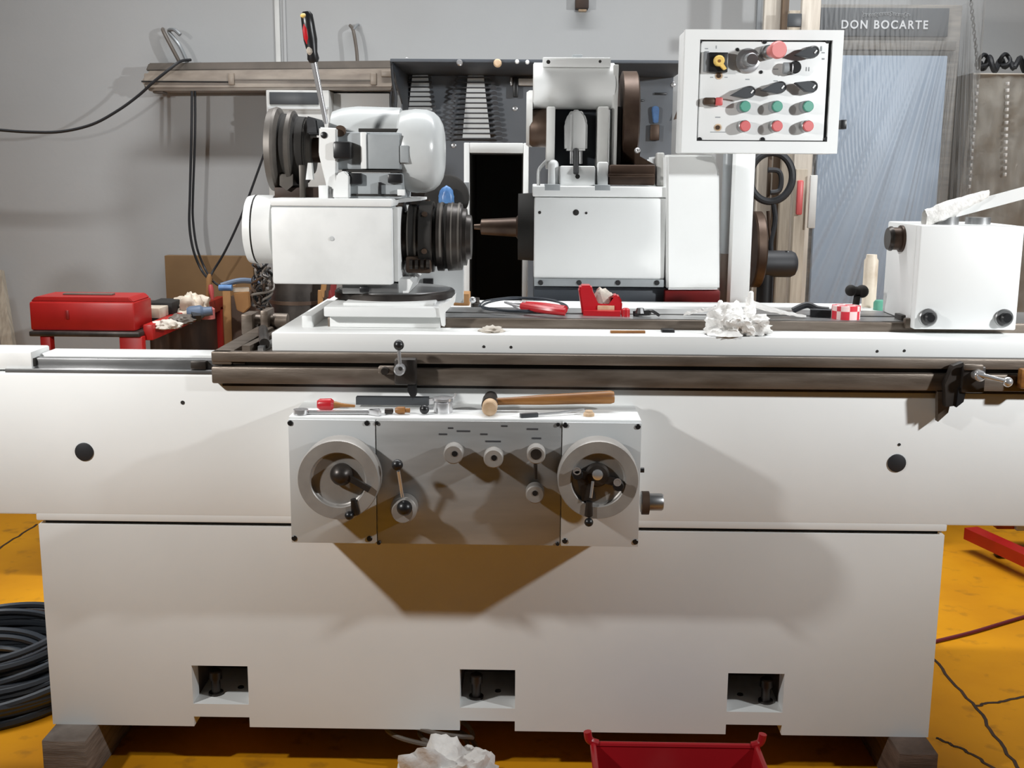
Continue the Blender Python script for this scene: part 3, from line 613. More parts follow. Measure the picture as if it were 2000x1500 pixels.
# long red and black screwdriver stuck upright in the bracket
t = thing('long_screwdriver', 'long screwdriver with red and black handle standing in the workhead bracket', 'screwdriver', pw(636, 240, 0.26))
p0 = pw(637, 242, 0.22); p1 = pw(613, 122, 0.20); p2 = pw(598, 22, 0.185)
MB().cyl(p0, p1, 0.0055, 0.0075, 12).build('blade', 'chrome', t)
d = p2 - p1; ln = d.length
MB().lathe(p1, d, [(0, 0.010), (0.008, 0.014), (ln * .2, 0.012), (ln * .45, 0.016), (ln * .75, 0.015), (ln * .93, 0.014), (ln, 0.008)], 14).build('handle', 'black', t)
for k, (m_, s0, s1, dx) in enumerate((('redplastic', .35, .75, -0.006), ('yellow', .86, .95, -0.006), ('greyrag', .14, .3, -0.004))):
    MB().lathe(p1 + d * s0 + Vector((dx, -0.010, 0)), d, [(0, 0.003), (ln * (s1 - s0) * .3, 0.0072), (ln * (s1 - s0) * .7, 0.0072), (ln * (s1 - s0), 0.003)], 10).build('grip_inlay', m_, t)

# ---------------------------------------------------------------- wheelhead
GY = 0.75
gh = thing('wheelhead', 'white grinding wheelhead with bare spindle and swing-down attachment at the rear', 'wheelhead', (pw(1220, 605, 0.95).x, 1.0, pw(1170, 607, 0.78).z))
pb('slide_base', 'navy', gh, 1042, 561, 1300, 612, GY + 0.02, 0.7, 0.003)
pb('foot_strip', 'filler', gh, 1043, 545, 1297, 560, GY - 0.008, 0.6, 0.002)
for px in (1056, 1131, 1207, 1283): bolt(gh, px, 552, GY - 0.008, 5, 0.004)
pb('housing', 'white', gh, 1043, 386, 1300, 545, GY, 0.62, 0.006)
pb('housing_top', 'white', gh, 1040, 364, 1303, 385, GY - 0.004, 0.62, 0.004)
for px, py, r in ((1125, 415, 6), (1054, 415, 3), (1145, 416, 2.5)): bolt(gh, px, py, GY, r, 0.002, 'soot', 'small_hole')
b = MB(); b.pprism([(1302, 302), (1394, 302), (1405, 335), (1406, 566), (1302, 566)], GY - 0.02, 0.55, 0.006); b.build('motor_cover', 'white', gh)
pb('red_base', 'darkred', gh, 1298, 567, 1406, 612, GY - 0.005, 0.5, 0.004)
sp = ax('spindle', 'brownsteel', gh, 0.93, 443, [(926, 5), (938, 6), (940, 15), (1008, 19), (1012, 24), (1045, 24)], 32)
ax('spindle_flange', 'soot', gh, 0.93, 443, [(1012, 64), (1048, 66)], 48)
# swing down attachment
ax('arm_barrel', 'white', gh, 0.92, 168, [(1041, 41), (1043, 44), (1198, 44), (1200, 41)], 48)
tp = pb('barrel_pad', 'white', gh, 1060, 112, 1193, 131, 0.86, 0.12, 0.003)
for px, py, r in ((1071, 121, 4), (1172, 120, 3)): bolt(tp, px, py, 0.86, r, 0.001, 'soot', 'small_hole')
pb('pad_nub', 'filler', gh, 1118, 106, 1138, 112, 0.9, 0.03, 0.002)
ax('side_disc', 'offwhite', gh, 0.95, 232, [(1028, 50), (1034, 54), (1040, 54)], 48)
ax('side_hub', 'brownsteel', gh, 0.92, 250, [(1034, 32), (1040, 36), (1068, 37)], 40)
pb('left_arm', 'offwhite', gh, 1067, 208, 1084, 330, 0.84, 0.14, 0.004)
pb('right_arm', 'offwhite', gh, 1167, 208, 1188, 330, 0.84, 0.14, 0.004)
pb('back_plate', 'navy', gh, 1084, 205, 1168, 325, 0.95, 0.02, 0.002)
b = MB(); b.pprism([(1103, 294), (1103, 240), (1110, 222), (1118, 214), (1133, 214), (1142, 222), (1148, 240), (1147, 294)], 0.84, 0.08, 0.006); b.build('nose_cover', 'white', gh)
pb('nose_edge', 'white_scuffed', gh, 1114, 224, 1117, 294, 0.836, 0.01, 0.001)
MB().cyl(pw(1125, 292, 0.83), pw(1125, 338, 0.787), 0.008, seg=14).build('locating_rod', 'black', gh)
for px in (1116, 1134): MB().cyl(pw(px, 292, 0.86), pw(px, 320, 0.86), 0.005, seg=10).build('rod_guide', 'chrome', gh)
pb('seat_block', 'white', gh, 1094, 324, 1162, 366, 0.80, 0.2, 0.004)
bolt(gh, 1128, 345, 0.80, 4.5, 0.002, 'soot', 'small_hole')
b = MB(); b.cyl(pw(1081, 366, 0.83), pw(1081, 322, 0.83), 0.017, 0.015, 24); b.sph(pw(1081, 322, 0.83), 0.015); b.build('left_foot', 'white', gh)
pb('right_foot', 'white', gh, 1167, 316, 1188, 366, 0.80, 0.1, 0.006)
pb('foot_slot', 'filler', gh, 1064, 360, 1094, 372, GY - 0.0045, 0.1, 0.001)
pb('foot_slot', 'filler', gh, 1162, 361, 1192, 372, GY - 0.0045, 0.1, 0.001)
b = MB(); b.tube([pw(1052, 368, 0.85), pw(1052, 335, 0.85), pw(1060, 322, 0.85), pw(1070, 312, 0.85)], 0.005, 8); b.build('oil_pipe', 'white_scuffed', gh)
pb('belt_guard_plate', 'offwhite', gh, 1196, 126, 1206, 345, 0.86, 0.16, 0.002)
pb('belt_gap', 'soot', gh, 1204, 208, 1213, 340, 0.88, 0.1, 0.001)
bp_ = ax('belt_pulley', 'brownsteel', gh, 0.98, 232, [(1211, 84), (1213, 90), (1240, 90), (1243, 84)], 56)
pb('belt_base', 'rusty', gh, 1190, 322, 1280, 362, 0.80, 0.3, 0.006)
pb('belt_base_lip', 'brownsteel', gh, 1188, 340, 1278, 346, 0.79, 0.02, 0.002)
pb('guard_post', 'offwhite', gh, 1283, 298, 1297, 364, 0.82, 0.05, 0.004)
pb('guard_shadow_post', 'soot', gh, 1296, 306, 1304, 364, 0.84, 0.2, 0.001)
b = MB(); b.pprism([(1240, 290), (1252, 296), (1248, 306), (1262, 312), (1280, 322), (1240, 322)], 0.84, 0.03, 0.002); b.build('adjuster', 'brownsteel', gh)
MB().sph(pw(1245, 294, 0.82), 0.009).build('grease_nipple', 'chrome', gh)

# ---------------------------------------------------------------- control panel on its post
PY = 0.55
cp = thing('control_console', 'white control panel with push buttons and rotary switches on a post', 'control panel', (pw(1450, 610, 1.0).x, 1.0, pw(1450, 615, 1.0).z))
pbx = (pw(1335, 180, PY).x, pw(1642, 178, PY).x, pw(1490, 299, PY).z, pw(1490, 58, PY).z)
pin = (pw(1364, 180, PY).x, pw(1621, 180, PY).x, pw(1492, 276, PY).z, pw(1492, 78, PY).z)
MB().plate([pbx[0], pin[0], pin[1], pbx[1]], [pbx[2], pin[2], pin[3], pbx[3]], {(1, 1)}, PY, PY + 0.03).build('frame', 'white', cp)
MB().box(pbx[0], pbx[1], PY + 0.03, PY + 0.13, pbx[2], pbx[3], 0.004).build('enclosure', 'white', cp)
MB().box(pin[0], pin[1], PY + 0.012, PY + 0.031, pin[2], pin[3]).build('gasket', 'black', cp)
fx0, fx1, fz0, fz1 = pw(1366, 180, PY).x, pw(1614, 180, PY).x, pw(1492, 274, PY).z, pw(1492, 81, PY).z
MB().box(fx0, fx1, PY + 0.004, PY + 0.014, fz0, fz1, 0.001).build('face_plate', 'white', cp)
FY = PY + 0.004
for px, py in ((1366, 81), (1493, 81), (1617, 80), (1366, 273), (1489, 273), (1613, 272)): bolt(cp, px, py, FY, 5, 0.003)
def knob_mat(a): return a
dv = Vector((0.12, -1, 0.0)).normalized()   # slight outward cant of the fittings as seen in the photo
def pushbutton(px, py, r, m, h=0.03, base='filler'):
    q = sc(px, py, FY); o = pw(px, py, FY)
    k = MB().lathe(o, (0.14, -1, 0), [(0, r * q), (h * .75, r * q), (h * .78, r * q * .93)], 24).build('push_button', base, cp)
    MB().lathe(o + Vector((0.14, -1, 0)).normalized() * h * .6, (0.14, -1, 0), [(0, r * q * .9), (h * .4, r * q * .9), (h * .45, r * q * .8)], 24).build('button_cap', m, k)
    return k
for px in (1449, 1511, 1571): pushbutton(px, 209, 11.5, 'greenbtn', base='filler')
for px in (1449, 1511, 1571): pushbutton(px, 247, 11.5, 'redbtn', base='steel')
q = sc(1498, 105, FY); o = pw(1497, 103, FY)
es = MB().lathe(o, (0.14, -1, -0.02), [(0, 14 * q), (0.02, 14 * q), (0.022, 11 * q), (0.05, 11 * q)], 28).build('emergency_stop', 'steel', cp)
MB().lathe(o + Vector((0.14, -1, -0.02)).normalized() * 0.045, (0.14, -1, -0.02), [(0, 12 * q), (0.028, 14 * q), (0.034, 16.5 * q), (0.045, 16.5 * q), (0.05, 14 * q)], 32).build('mushroom_cap', 'pinkbtn', es)
# big chrome regulator ring
q = sc(1461, 118, FY); o = pw(1460, 119, FY)
rg = MB().lathe(o, (0.1, -1, 0), [(0, 24 * q), (0.004, 24 * q), (0.006, 20 * q), (0.006, 15 * q), (0.018, 15 * q)], 36).build('regulator', 'chrome', cp)
MB().lathe(o, (0.14, -1, 0), [(0.0, 13 * q), (0.035, 13 * q), (0.038, 11 * q)], 28).build('regulator_cap', 'greypipe', rg)
for px, py in ((1440, 97), (1486, 141)): bolt(rg, px, py, FY, 3.5, 0.003)
# square lamp meter with yellow disc
mt = MB().pbox(1385, 102, 1422, 141, FY - 0.02, 0.021, 0.002).build('main_switch', 'black', cp)
pb('switch_side', 'greypipe', mt, 1375, 100, 1385, 140, FY - 0.014, 0.015, 0.002)
ay('switch_dial', 'yellow', mt, 1404, 119, FY - 0.02, [(0, 11), (0.012, 10), (0.014, 8)], 28)
b = MB(); b.pprism([(1400, 122), (1408, 116), (1420, 134), (1414, 137)], FY - 0.032, 0.01, 0.001); b.build('switch_pointer', 'yellow', mt)
ay('switch_centre', 'wood', mt, 1405, 119, FY - 0.034, [(0, 3), (0.001, 3)], 10)
for px, py in ((1404, 148), (1402, 249)):
    l = ay('indicator', 'paleface', cp, px, py, FY, [(0, 7), (0.002, 7)], 16); ay('indicator_lens', 'brownsteel', l, px, py, FY - 0.002, [(0, 4.5), (0.003, 4)], 14)
# rotary switches: pointer pixels
for (cx_, cy_, tipx, tipy) in ((1462, 180, 1427, 186), (1522, 171, 1487, 176), (1583, 170, 1553, 161), (1586, 102, 1553, 107)):
    k = ay('rotary_switch', 'black', cp, cx_, cy_, FY, [(0, 12), (0.02, 11), (0.024, 9)], 24)
    b = MB(); dx, dy = tipx - cx_, tipy - cy_; n_ = math.hypot(dx, dy); ux, uy = dx / n_, dy / n_
    b.pprism([(tipx, tipy), (cx_ - uy * 11 + ux * 6, cy_ + ux * 11 + uy * 6), (cx_ - ux * 10 - uy * 8, cy_ - uy * 10 + ux * 8), (cx_ - ux * 10 + uy * 8, cy_ - uy * 10 - ux * 8), (cx_ + uy * 11 + ux * 6, cy_ - ux * 11 + uy * 6)], FY - 0.03, 0.022, 0.001); b.build('pointer_grip', 'charcoal', k)
    b = MB(); b.pprism([(cx_ + 4, cy_ + 1), (cx_ + 9, cy_ - 5), (cx_ + 11, cy_ - 3), (cx_ + 6, cy_ + 3)], FY - 0.032, 0.003); b.build('white_line', 'white', k)
k = ax('key_switch', 'filler', cp, FY - 0.012, 133, [(1530, 11), (1543, 11)], 20)
ay('key_cap', 'black', k, 1549, 133, FY, [(0, 12), (0.025, 12), (0.028, 10)], 20)
pb('key_slot', 'chrome', k, 1547, 125, 1549, 142, FY - 0.03, 0.003, 0.0005)
k = MB().pbox(1374, 190, 1400, 205, FY - 0.022, 0.023, 0.006).build('toggle_button', 'brownsteel', cp)
pb('toggle_cap', 'redbtn', k, 1398, 190, 1412, 206, FY - 0.026, 0.02, 0.003)
for px, py, w_, h_ in ((1399, 92, 2, 6), (1380, 95, 6, 2), (1390, 151, 6, 2), (1418, 151, 6, 2), (1604, 95, 3, 10), (1608, 103, 6, 2), (1608, 115, 5, 3), (1402, 229, 10, 2), (1402, 258, 30, 1.5), (1515, 158, 8, 2), (1575, 135, 2, 8), (1580, 135, 2, 8), (1515, 135, 10, 2), (1460, 155, 8, 2)):
    MB().pbox(px - w_ / 2, py - h_ / 2, px + w_ / 2, py + h_ / 2, FY - 0.0006, 0.001).build('printed_mark', 'filler', cp)
pb('latch', 'black', cp, 1642, 234, 1654, 252, PY + 0.04, 0.03, 0.002)
pb('post', 'white', cp, 1432, 250, 1470, 614, 1.0, 0.06, 0.003)
MB().box(pw(1440, 200, 1.0).x, pw(1465, 200, 1.0).x, PY + 0.13, 1.06, pw(1450, 215, 1.0).z, pw(1450, 180, 1.0).z, 0.003).build('bracket_arm', 'white', cp)
t = thing('standing_pipe', 'grey and brown vertical pipe beside the control panel post', 'pipe', (pw(1417, 600, 1.1).x, 1.1, 0.0))
z1 = pw(1417, 290, 1.1).z; z2 = pw(1417, 495, 1.1).z
MB().cyl((pw(1419, 400, 1.1).x, 1.1, z2), (pw(1419, 400, 1.1).x, 1.1, z1), 0.017).build('upper_pipe', 'greypipe', t)
MB().cyl((pw(1416, 550, 1.1).x, 1.1, 0), (pw(1416, 550, 1.1).x, 1.1, z2), 0.017).build('lower_pipe', 'brownpipe', t)

# ---------------------------------------------------------------- tailstock
TY = 0.075
ts = thing('tailstock', 'white box-shaped tailstock with dark quill and long lever on the right of the table', 'tailstock', (pw(1890, 645, 0.2).x, 0.2, zr))
tz0 = pw(1890, 644, TY).z; tz1 = pw(1890, 441, TY).z
tx0 = pw(1792, 540, TY).x; tx1 = pw(1993, 540, TY).x
MB().box(tx0, tx1, TY, TY + 0.03, tz0, tz1, 0.003).build('front_plate', 'white', ts)
MB().box(tx0, tx1, TY + 0.031, TY + 0.24, zr + 0.002, tz1, 0.004).build('body', 'white', ts)
qk = ax('quill', 'brownsteel', ts, 0.20, 466, [(1736, 19), (1738, 22), (1757, 22), (1757, 26), (1762, 26), (1762, 22), (1800, 22)], 36)
ax('quill_ring', 'darksteel', qk, 0.20, 466, [(1733, 21), (1738, 24), (1741, 24)], 36)
for px, py in ((1812, 620), (1960, 621)):
    k = ay('clamp_bolt', 'steel', ts, px, py, TY, [(0, 18), (0.004, 18), (0.006, 16)], 24)
    ay('bolt_head', 'black', k, px + 2, py, TY - 0.005, [(0, 11), (0.012, 11), (0.016, 8)], 16)
pb('notch', 'darksteel', ts, 1760, 616, 1790, 630, TY + 0.06, 0.05, 0.002)
zl = tz1
MB().cyl((pw(1910, 430, 0.17).x, 0.17, zl), (pw(1910, 430, 0.17).x, 0.17, zl + 0.016), 0.028).build('lever_boss', 'steel', ts)
lv = MB().bar(pw(1838, 420, 0.14) , pw(2040, 366, 0.10), 0.02, 0.026).build('lever', 'white', ts)
MB().cyl((pw(1846, 430, 0.15).x, 0.15, zl), (pw(1846, 430, 0.15).x, 0.15, zl + 0.02), 0.03).build('pivot', 'steel', ts)
b = MB()
def wrap(u, v):
    a = pw(1805, 428, 0.13).lerp(pw(1930, 378, 0.11), u); ang = v * 2 * math.pi
    r = 0.017 + 0.010 * abs(noise.noise(Vector((u * 5, math.cos(ang) * 2, math.sin(ang) * 2)))) + 0.006 * math.sin(u * 3.14)
    r *= (1 - 0.55 * u)
    return a + Vector((0, math.cos(ang) * r, math.sin(ang) * r))
b.sheet(wrap, 22, 18); b.build('lever_wrapping', 'rag', ts)

# ---------------------------------------------------------------- things lying on the table
zt2 = zr + 0.0015
def tp_(px, y, z=0.0): return Vector((pw(px, 612, y).x, y, zt2 + z))
# wire loop
b = MB(); P = []
for k in range(24):
    a = k / 24 * 2 * math.pi; P.append(tp_(1025, 0.25, 0.0) + Vector((math.cos(a) * 0.105, math.sin(a) * 0.09, 0.010 + 0.012 * max(0, math.sin(a)))))
b.tube(P, 0.0028, 6, closed=True, smooth=2)
P2 = [p + Vector((random.uniform(-1, 1) * 0.006 - 0.006, random.uniform(-1, 1) * 0.006, 0.003)) for p in P]
b.tube(P2, 0.0022, 6, closed=True, smooth=2)
b.build('wire_loop', 'greycable', label='loop of thin dark wire lying round the red pliers', cat='wire')
t = thing('pliers', 'red-handled pliers lying inside the wire loop', 'pliers', tp_(1050, 0.2))
for s in (-1, 1):
    MB().tube([tp_(1020, 0.20 + s * 0.01, 0.020), tp_(1050, 0.185 + s * 0.028, 0.018), tp_(1080, 0.165 + s * 0.03, 0.016), tp_(1104, 0.15 + s * 0.022, 0.0145)], 0.0095, 10).build('handle', 'redplastic', t)
MB().lathe(tp_(1024, 0.20, 0.016), (-1, 0.1, 0.25), [(0, 0.014), (0.012, 0.012), (0.03, 0.005), (0.05, 0.003)], 12).build('jaws', 'chrome', t)
t = thing('tool_holder', 'red plastic case with rag in it standing behind the table edge below the wheelhead', 'holder', tp_(1172, 0.2))
b = MB(); b.pprism([(1138, 618), (1130, 565), (1134, 558), (1156, 558), (1160, 574), (1166, 596), (1192, 598), (1196, 578), (1208, 576), (1216, 590), (1214, 618)], 0.20, 0.05, 0.004); b.build('case', 'redplastic', t)
pb('label_strip', 'paleface', t, 1167, 597, 1200, 607, 0.197, 0.005, 0.001)
crumple('rag_filling', 'greyrag', pw(1176, 592, 0.225), (0.030, 0.016, 0.034), 4, None, None, 3, parent=t)
MB().bar(tp_(1140, 0.19, 0.006), tp_(1212, 0.18, 0.006), 0.03, 0.012).build('base', 'redplastic', t)
MB().lathe(tp_(1222, 0.17, 0.0), (0, 0, 1), [(0, 0.010), (0.016, 0.010), (0.02, 0.006)], 12).build('red_stopper', 'redplastic', label='small red stopper beside the red case on the table', cat='stopper')
t = thing('wing_bolt', 'small black wing bolt on the table right of the red case', 'bolt', tp_(1258, 0.17))
b = MB(); b.bar(tp_(1238, 0.18, 0.006), tp_(1270, 0.165, 0.010), 0.014, 0.012); b.build('body', 'black', t)
MB().tube([tp_(1262, 0.17, 0.012), tp_(1274, 0.16, 0.014), tp_(1288, 0.15, 0.005)], 0.004, 6).build('wing', 'black', t)
MB().lathe(tp_(1250, 0.17, 0.008), (0, 0, 1), [(0, 0.012), (0.012, 0.008)], 8).build('nut', 'black', t)
b = MB(); b.bar(Vector((pw(1192, 652, 0.045).x, 0.045, zt + 0.003)), Vector((pw(1260, 652, 0.045).x, 0.05, zt + 0.003)), 0.012, 0.005); b.build('pencil', 'wood', label='short brown stick lying on the white ledge below the red case', cat='stick')
crumple('swarf', 'greyrag', Vector((pw(960, 648, 0.05).x, 0.05, zt)), (0.028, 0.03, 0.012), 9, 'small pile of grey dust on the white ledge beside the workhead', 'dust', 3)
crumple('shop_rag', 'rag', Vector((pw(1440, 640, 0.08).x, 0.055, zt + 0.001)), (0.066, 0.05, 0.048), 2, 'crumpled white rag draped over the middle of the table edge', 'rag', 5, 0.7)
def tail(u, v):
    px = 1455 + 120 * u; y = 0.16 + 0.15 * (v - 0.5) * (1 - 0.75 * u)
    z = 0.034 * (1 - u) ** 1.5 + 0.005 + 0.010 * abs(noise.noise(Vector((u * 7, v * 4, 3)))) * (1 - u * 0.6)
    return tp_(px, y, z)
MB().sheet(tail, 26, 10, 0.002).build('shop_rag', 'rag', label='flat tail of white cloth running right from the crumpled rag', cat='rag')
def tail2(u, v):
    px = 1335 + 75 * u; y = 0.16 + 0.07 * (v - 0.5) * (0.3 + 0.7 * u)
    return tp_(px, y, 0.004 + 0.022 * u + 0.012 * abs(noise.noise(Vector((u * 6, v * 4, 8)))))
MB().sheet(tail2, 20, 8, 0.002).build('shop_rag', 'rag', label='pointed white cloth corner left of the crumpled rag', cat='rag')
for px, h, lab in ((1405, 0.03, 'short upright twist of white cloth on the left of the rag'), (1463, 0.052, 'tall upright twist of white cloth on the right of the rag')):
    o = tp_(px, 0.13, 0.012); MB().lathe(o, (0.05, 0, 1), [(0, 0.013), (h * .6, 0.008), (h, 0.006), (h + 0.003, 0.003)], 10).build('cloth_twist', 'rag', label=lab, cat='rag')
t = thing('tape_roll', 'red and white checked tape roll lying near the tailstock', 'tape', tp_(1652, 0.17))
MB().lathe(tp_(1652, 0.17, 0), (0, 0, 1), [(0, 0.020), (0, 0.033), (0.031, 0.033), (0.031, 0.020)], 32).build('roll', 'redwhite', t)
MB().lathe(tp_(1652, 0.17, 0.001), (0, 0, 1), [(0, 0.017), (0, 0.0198), (0.029, 0.0198), (0.029, 0.017)], 24).build('core', 'carton', t)
t = thing('black_cable_clamp', 'black jointed clamp lying between the white cloth and the tape roll', 'clamp', tp_(1600, 0.22))
MB().tube([tp_(1548, 0.25, 0.008), tp_(1575, 0.25, 0.022), tp_(1596, 0.24, 0.014), tp_(1618, 0.23, 0.012)], 0.008, 8).build('arm', 'rubber', t)
MB().bar(tp_(1582, 0.20, 0.010), tp_(1624, 0.19, 0.010), 0.03, 0.016).build('jaw', 'black', t)
t = thing('clamping_handle', 'black T-shaped clamping handle standing behind the tape roll', 'handle', tp_(1668, 0.26))
MB().cyl(tp_(1669, 0.26, 0), tp_(1672, 0.26, 0.045), 0.009, 0.008, 14).build('stem', 'soot', t)
b = MB(); b.sph(tp_(1659, 0.255, 0.058), 0.014); b.sph(tp_(1681, 0.265, 0.055), 0.016); b.cyl(tp_(1659, 0.255, 0.058), tp_(1681, 0.265, 0.055), 0.011, seg=14); b.build('head', 'soot', t)
t = thing('spray_can', 'cream can with brown stains standing behind the black clamping handle', 'can', (pw(1696, 600, 0.9).x, 0.62, zt))
q = pw(1696, 600, 0.62); zc_ = pw(1696, 497, 0.62).z
MB().lathe((q.x, 0.62, zt), (0, 0, 1), [(0, 0.019), (zc_ - zt - 0.016, 0.019), (zc_ - zt - 0.010, 0.015), (zc_ - zt, 0.014)], 24).build('can_body', 'cream', t)
MB().lathe((pw(1722, 600, 0.55).x, 0.55, zt), (0, 0, 1), [(0, 0.022), (0.02, 0.022), (0.026, 0.018)], 24).build('plastic_lid', 'teal', label='green plastic lid on the table beside the tailstock', cat='lid')

# ---------------------------------------------------------------- open white cabinet behind the machine
KY = 1.35
cb = thing('open_cabinet', 'tall open white steel cabinet with black interior behind the spindle', 'cabinet', (pw(970, 500, KY).x, KY + 0.2, 0))
kx0, kx1 = pw(906, 430, KY).x, pw(1031, 430, KY).x
kz1 = pw(968, 279, KY).z; kzi = pw(968, 299, KY).z; kxi0 = pw(917, 430, KY).x; kxi1 = pw(1021, 430, KY).x
MB().box(kx0, kxi0, KY, KY + 0.45, 0, kz1, 0.003).build('side_panel', 'white', cb)
MB().box(kxi1, kx1, KY, KY + 0.45, 0, kz1, 0.003).build('side_panel', 'white', cb)
MB().box(kxi0, kxi1, KY, KY + 0.45, kzi, kz1, 0.003).build('top_panel', 'white', cb)
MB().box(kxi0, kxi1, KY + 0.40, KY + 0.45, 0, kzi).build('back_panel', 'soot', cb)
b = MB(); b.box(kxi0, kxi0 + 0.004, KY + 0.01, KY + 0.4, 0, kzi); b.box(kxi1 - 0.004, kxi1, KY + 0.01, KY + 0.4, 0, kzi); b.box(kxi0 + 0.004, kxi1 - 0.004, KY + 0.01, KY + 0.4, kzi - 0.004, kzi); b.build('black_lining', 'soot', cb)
pb('hinge_plate', 'greypipe', cb, 905, 356, 916, 382, KY - 0.004, 0.004, 0.001)
# bits at the cabinet foot, behind the chuck
pb('wooden_offcut', 'carton', None, 886, 574, 916, 600, 0.56, 0.08, 0.002, label='brown wooden block behind the workhead base', cat='block')
t = thing('valve', 'small chrome and black fitting at the foot of the open cabinet', 'fitting', (pw(932, 600, 0.45).x, 0.45, zt))
MB().lathe((pw(930, 600, 0.45).x, 0.45, zt), (0, 0, 1), [(0, 0.014), (0.02, 0.014), (0.022, 0.009), (0.034, 0.009)], 14).build('body', 'darksteel', t)
MB().sph((pw(924, 600, 0.45).x, 0.43, zt + 0.03), 0.009).build('cap', 'chrome', t)
# black round case with blue bundle
t = thing('wire_spool', 'black round spool with a blue bundle hanging behind the fan cowl', 'spool', pw(880, 420, 0.95))
MB().lathe(pw(874, 385, 1.0), (0, -1, 0), [(0, 0.060), (0.008, 0.068), (0.03, 0.068), (0.034, 0.062)], 36).build('spool', 'soot', t)
q = pw(872, 397, 0.93); crumple('blue_bundle', 'blue', q, (0.031, 0.018, 0.056), 5, None, None, 4, 0.12, parent=t)
MB().tube([pw(876, 398, 0.93), pw(886, 415, 0.93), pw(888, 428, 0.95)], 0.004, 6).build('blue_tail', 'blue', t)
MB().box(pw(860, 380, 1.03).x, pw(885, 380, 1.03).x, 1.0, 1.03, 0.0, pw(874, 385, 1.0).z, 0.002).build('spool_stand', 'soot', t)

# ---------------------------------------------------------------- dark tool cabinet on the wall
BY0, BY1 = 1.75, 2.36
tbz1 = pw(1040, 116, BY0).z
tx_0, tx_1 = pw(763, 200, BY0).x, pw(1352, 200, BY0).x
tc = thing('tool_cabinet', 'open slate-grey wall cabinet holding wrenches on its back board', 'tool cabinet', ((tx_0 + tx_1) / 2, 2.1, 0.0))
MB().box(tx_0, tx_1, BY1 - 0.02, BY1, 0.0, tbz1).build('back_board', 'slate', tc)
MB().box(tx_0, tx_1, BY0, BY1 - 0.02, tbz1 - 0.012, tbz1, 0.002).build('top_panel', 'navy', tc)
b = MB(); b.prism_dir([(tx_0, BY0, tbz1 - 0.012), (tx_0, BY1 - 0.02, tbz1 - 0.012), (tx_0, BY1 - 0.02, 0.9), (tx_0, BY1 - 0.2, 0.9), (tx_0, BY0 + 0.35, tbz1 - 0.14)], (0.006, 0, 0)); b.build('side_panel', 'navy', tc)
MB().box(tx_0, tx_1, BY1 - 0.35, BY1 - 0.02, 0.6, 0.62).build('shelf', 'navy', tc)
for px, py, r, m_, nm, lab in ((898, 123, 6, 'chrome', 'chrome_bolt', 'round chrome bolt on the cabinet top edge'), (972, 124, 8, 'paleface', 'wooden_disc', 'pale wooden disc on the cabinet top edge'), (1010, 121, 4, 'white', 'white_peg', 'left white peg on the cabinet top edge beside the wheelhead'), (1030, 122, 4, 'white', 'white_peg', 'right white peg on the cabinet top edge beside the wheelhead')):
    ay(nm, m_, None, px, py, BY0, [(0, r), (0.02, r), (0.024, r * .7)], 14, label=lab, cat='peg' if 'peg' in nm else 'knob')
BW = BY1 - 0.02
for px, py in ((886, 284), (1006, 212), (795, 118), (1315, 165)):
    bolt(tc, px, py, BW, 5, 0.006, 'chrome', 'board_screw')
# wrench racks
wm = MB(); L = 1.0
wm.bar((-0.5, 0, 0), (0.36, 0, 0), 0.02, 0.05, (0, 0, 1))
wm.lathe((0.42, 0.012, 0), (0, -1, 0), [(0, 0.04), (0, 0.075), (0.024, 0.075), (0.024, 0.04)], 12)
wm.bar((-0.5, 0, 0.0), (-0.60, 0, 0.085), 0.022, 0.05, (0, 0, 1)); wm.bar((-0.5, 0, 0.0), (-0.60, 0, -0.085), 0.022, 0.05, (0, 0, 1))
bmesh.ops.recalc_face_normals(wm.bm, faces=wm.bm.faces[:])
wme = bpy.data.meshes.new('wrench'); wm.bm.to_mesh(wme); wm.bm.free(); wme.materials.append(M['wrenchsteel'])
ORD = ['first', 'second', 'third', 'fourth', 'fifth', 'sixth', 'seventh', 'eighth', 'ninth', 'tenth', 'eleventh', 'twelfth', 'thirteenth', 'fourteenth']
def rack(pxa, pxb, pxc, pxd, ya, yb, n, side, half):
    Yf = BW - 0.035
    r = thing('wrench_rack', 'pale tapered wrench rack on the %s of the slate board' % side, 'wrench rack', pw((pxa + pxb) / 2, yb, Yf))
    for k in range(n):
        t0 = k / n; t1 = (k + 0.72) / n
        l0, r0 = pxa + (pxc - pxa) * t0, pxb + (pxd - pxb) * t0; l1, r1 = pxa + (pxc - pxa) * t1, pxb + (pxd - pxb) * t1
        MB().pprism([(l0, ya + (yb - ya) * t0), (r0, ya + (yb - ya) * t0), (r1, ya + (yb - ya) * t1), (l1, ya + (yb - ya) * t1)], Yf, 0.016).build('rack_bar', 'white_scuffed', r)
    MB().pprism([(pxa + 4, ya + 2), (pxb - 4, ya + 2), (pxd - 4, yb - 2), (pxc + 4, yb - 2)], Yf + 0.016, 0.012).build('rack_back', 'soot', r)
    for k in range(n):
        f = (k + 0.86) / n; py = ya + (yb - ya) * f; cxp = (pxa + pxb) / 2 + ((pxc + pxd) - (pxa + pxb)) / 2 * f
        o = bpy.data.objects.new('combination_wrench', wme); COL.objects.link(o)
        q = pw(cxp + 2, py, Yf - 0.004); o.location = q
        s = (half[0] + (half[1] - half[0]) * f) * 1.75 * sc(cxp, py, Yf); o.scale = (s, 0.35, 0.105 if n > 10 else 0.085)
        tag(o, '%s dark combination wrench from the top of the %s wrench rack' % (ORD[k], side), 'wrench', 'wrenches hung on the slate board')
rack(806, 835, 796, 846, 143, 228, 9, 'left', (22, 36))
rack(914, 944, 903, 958, 143, 272, 13, 'right', (40, 58))
t = thing('claw_hammer', 'white-handled hammer hanging beside the right wrench rack', 'hammer', pw(1010, 160, BW - 0.03))
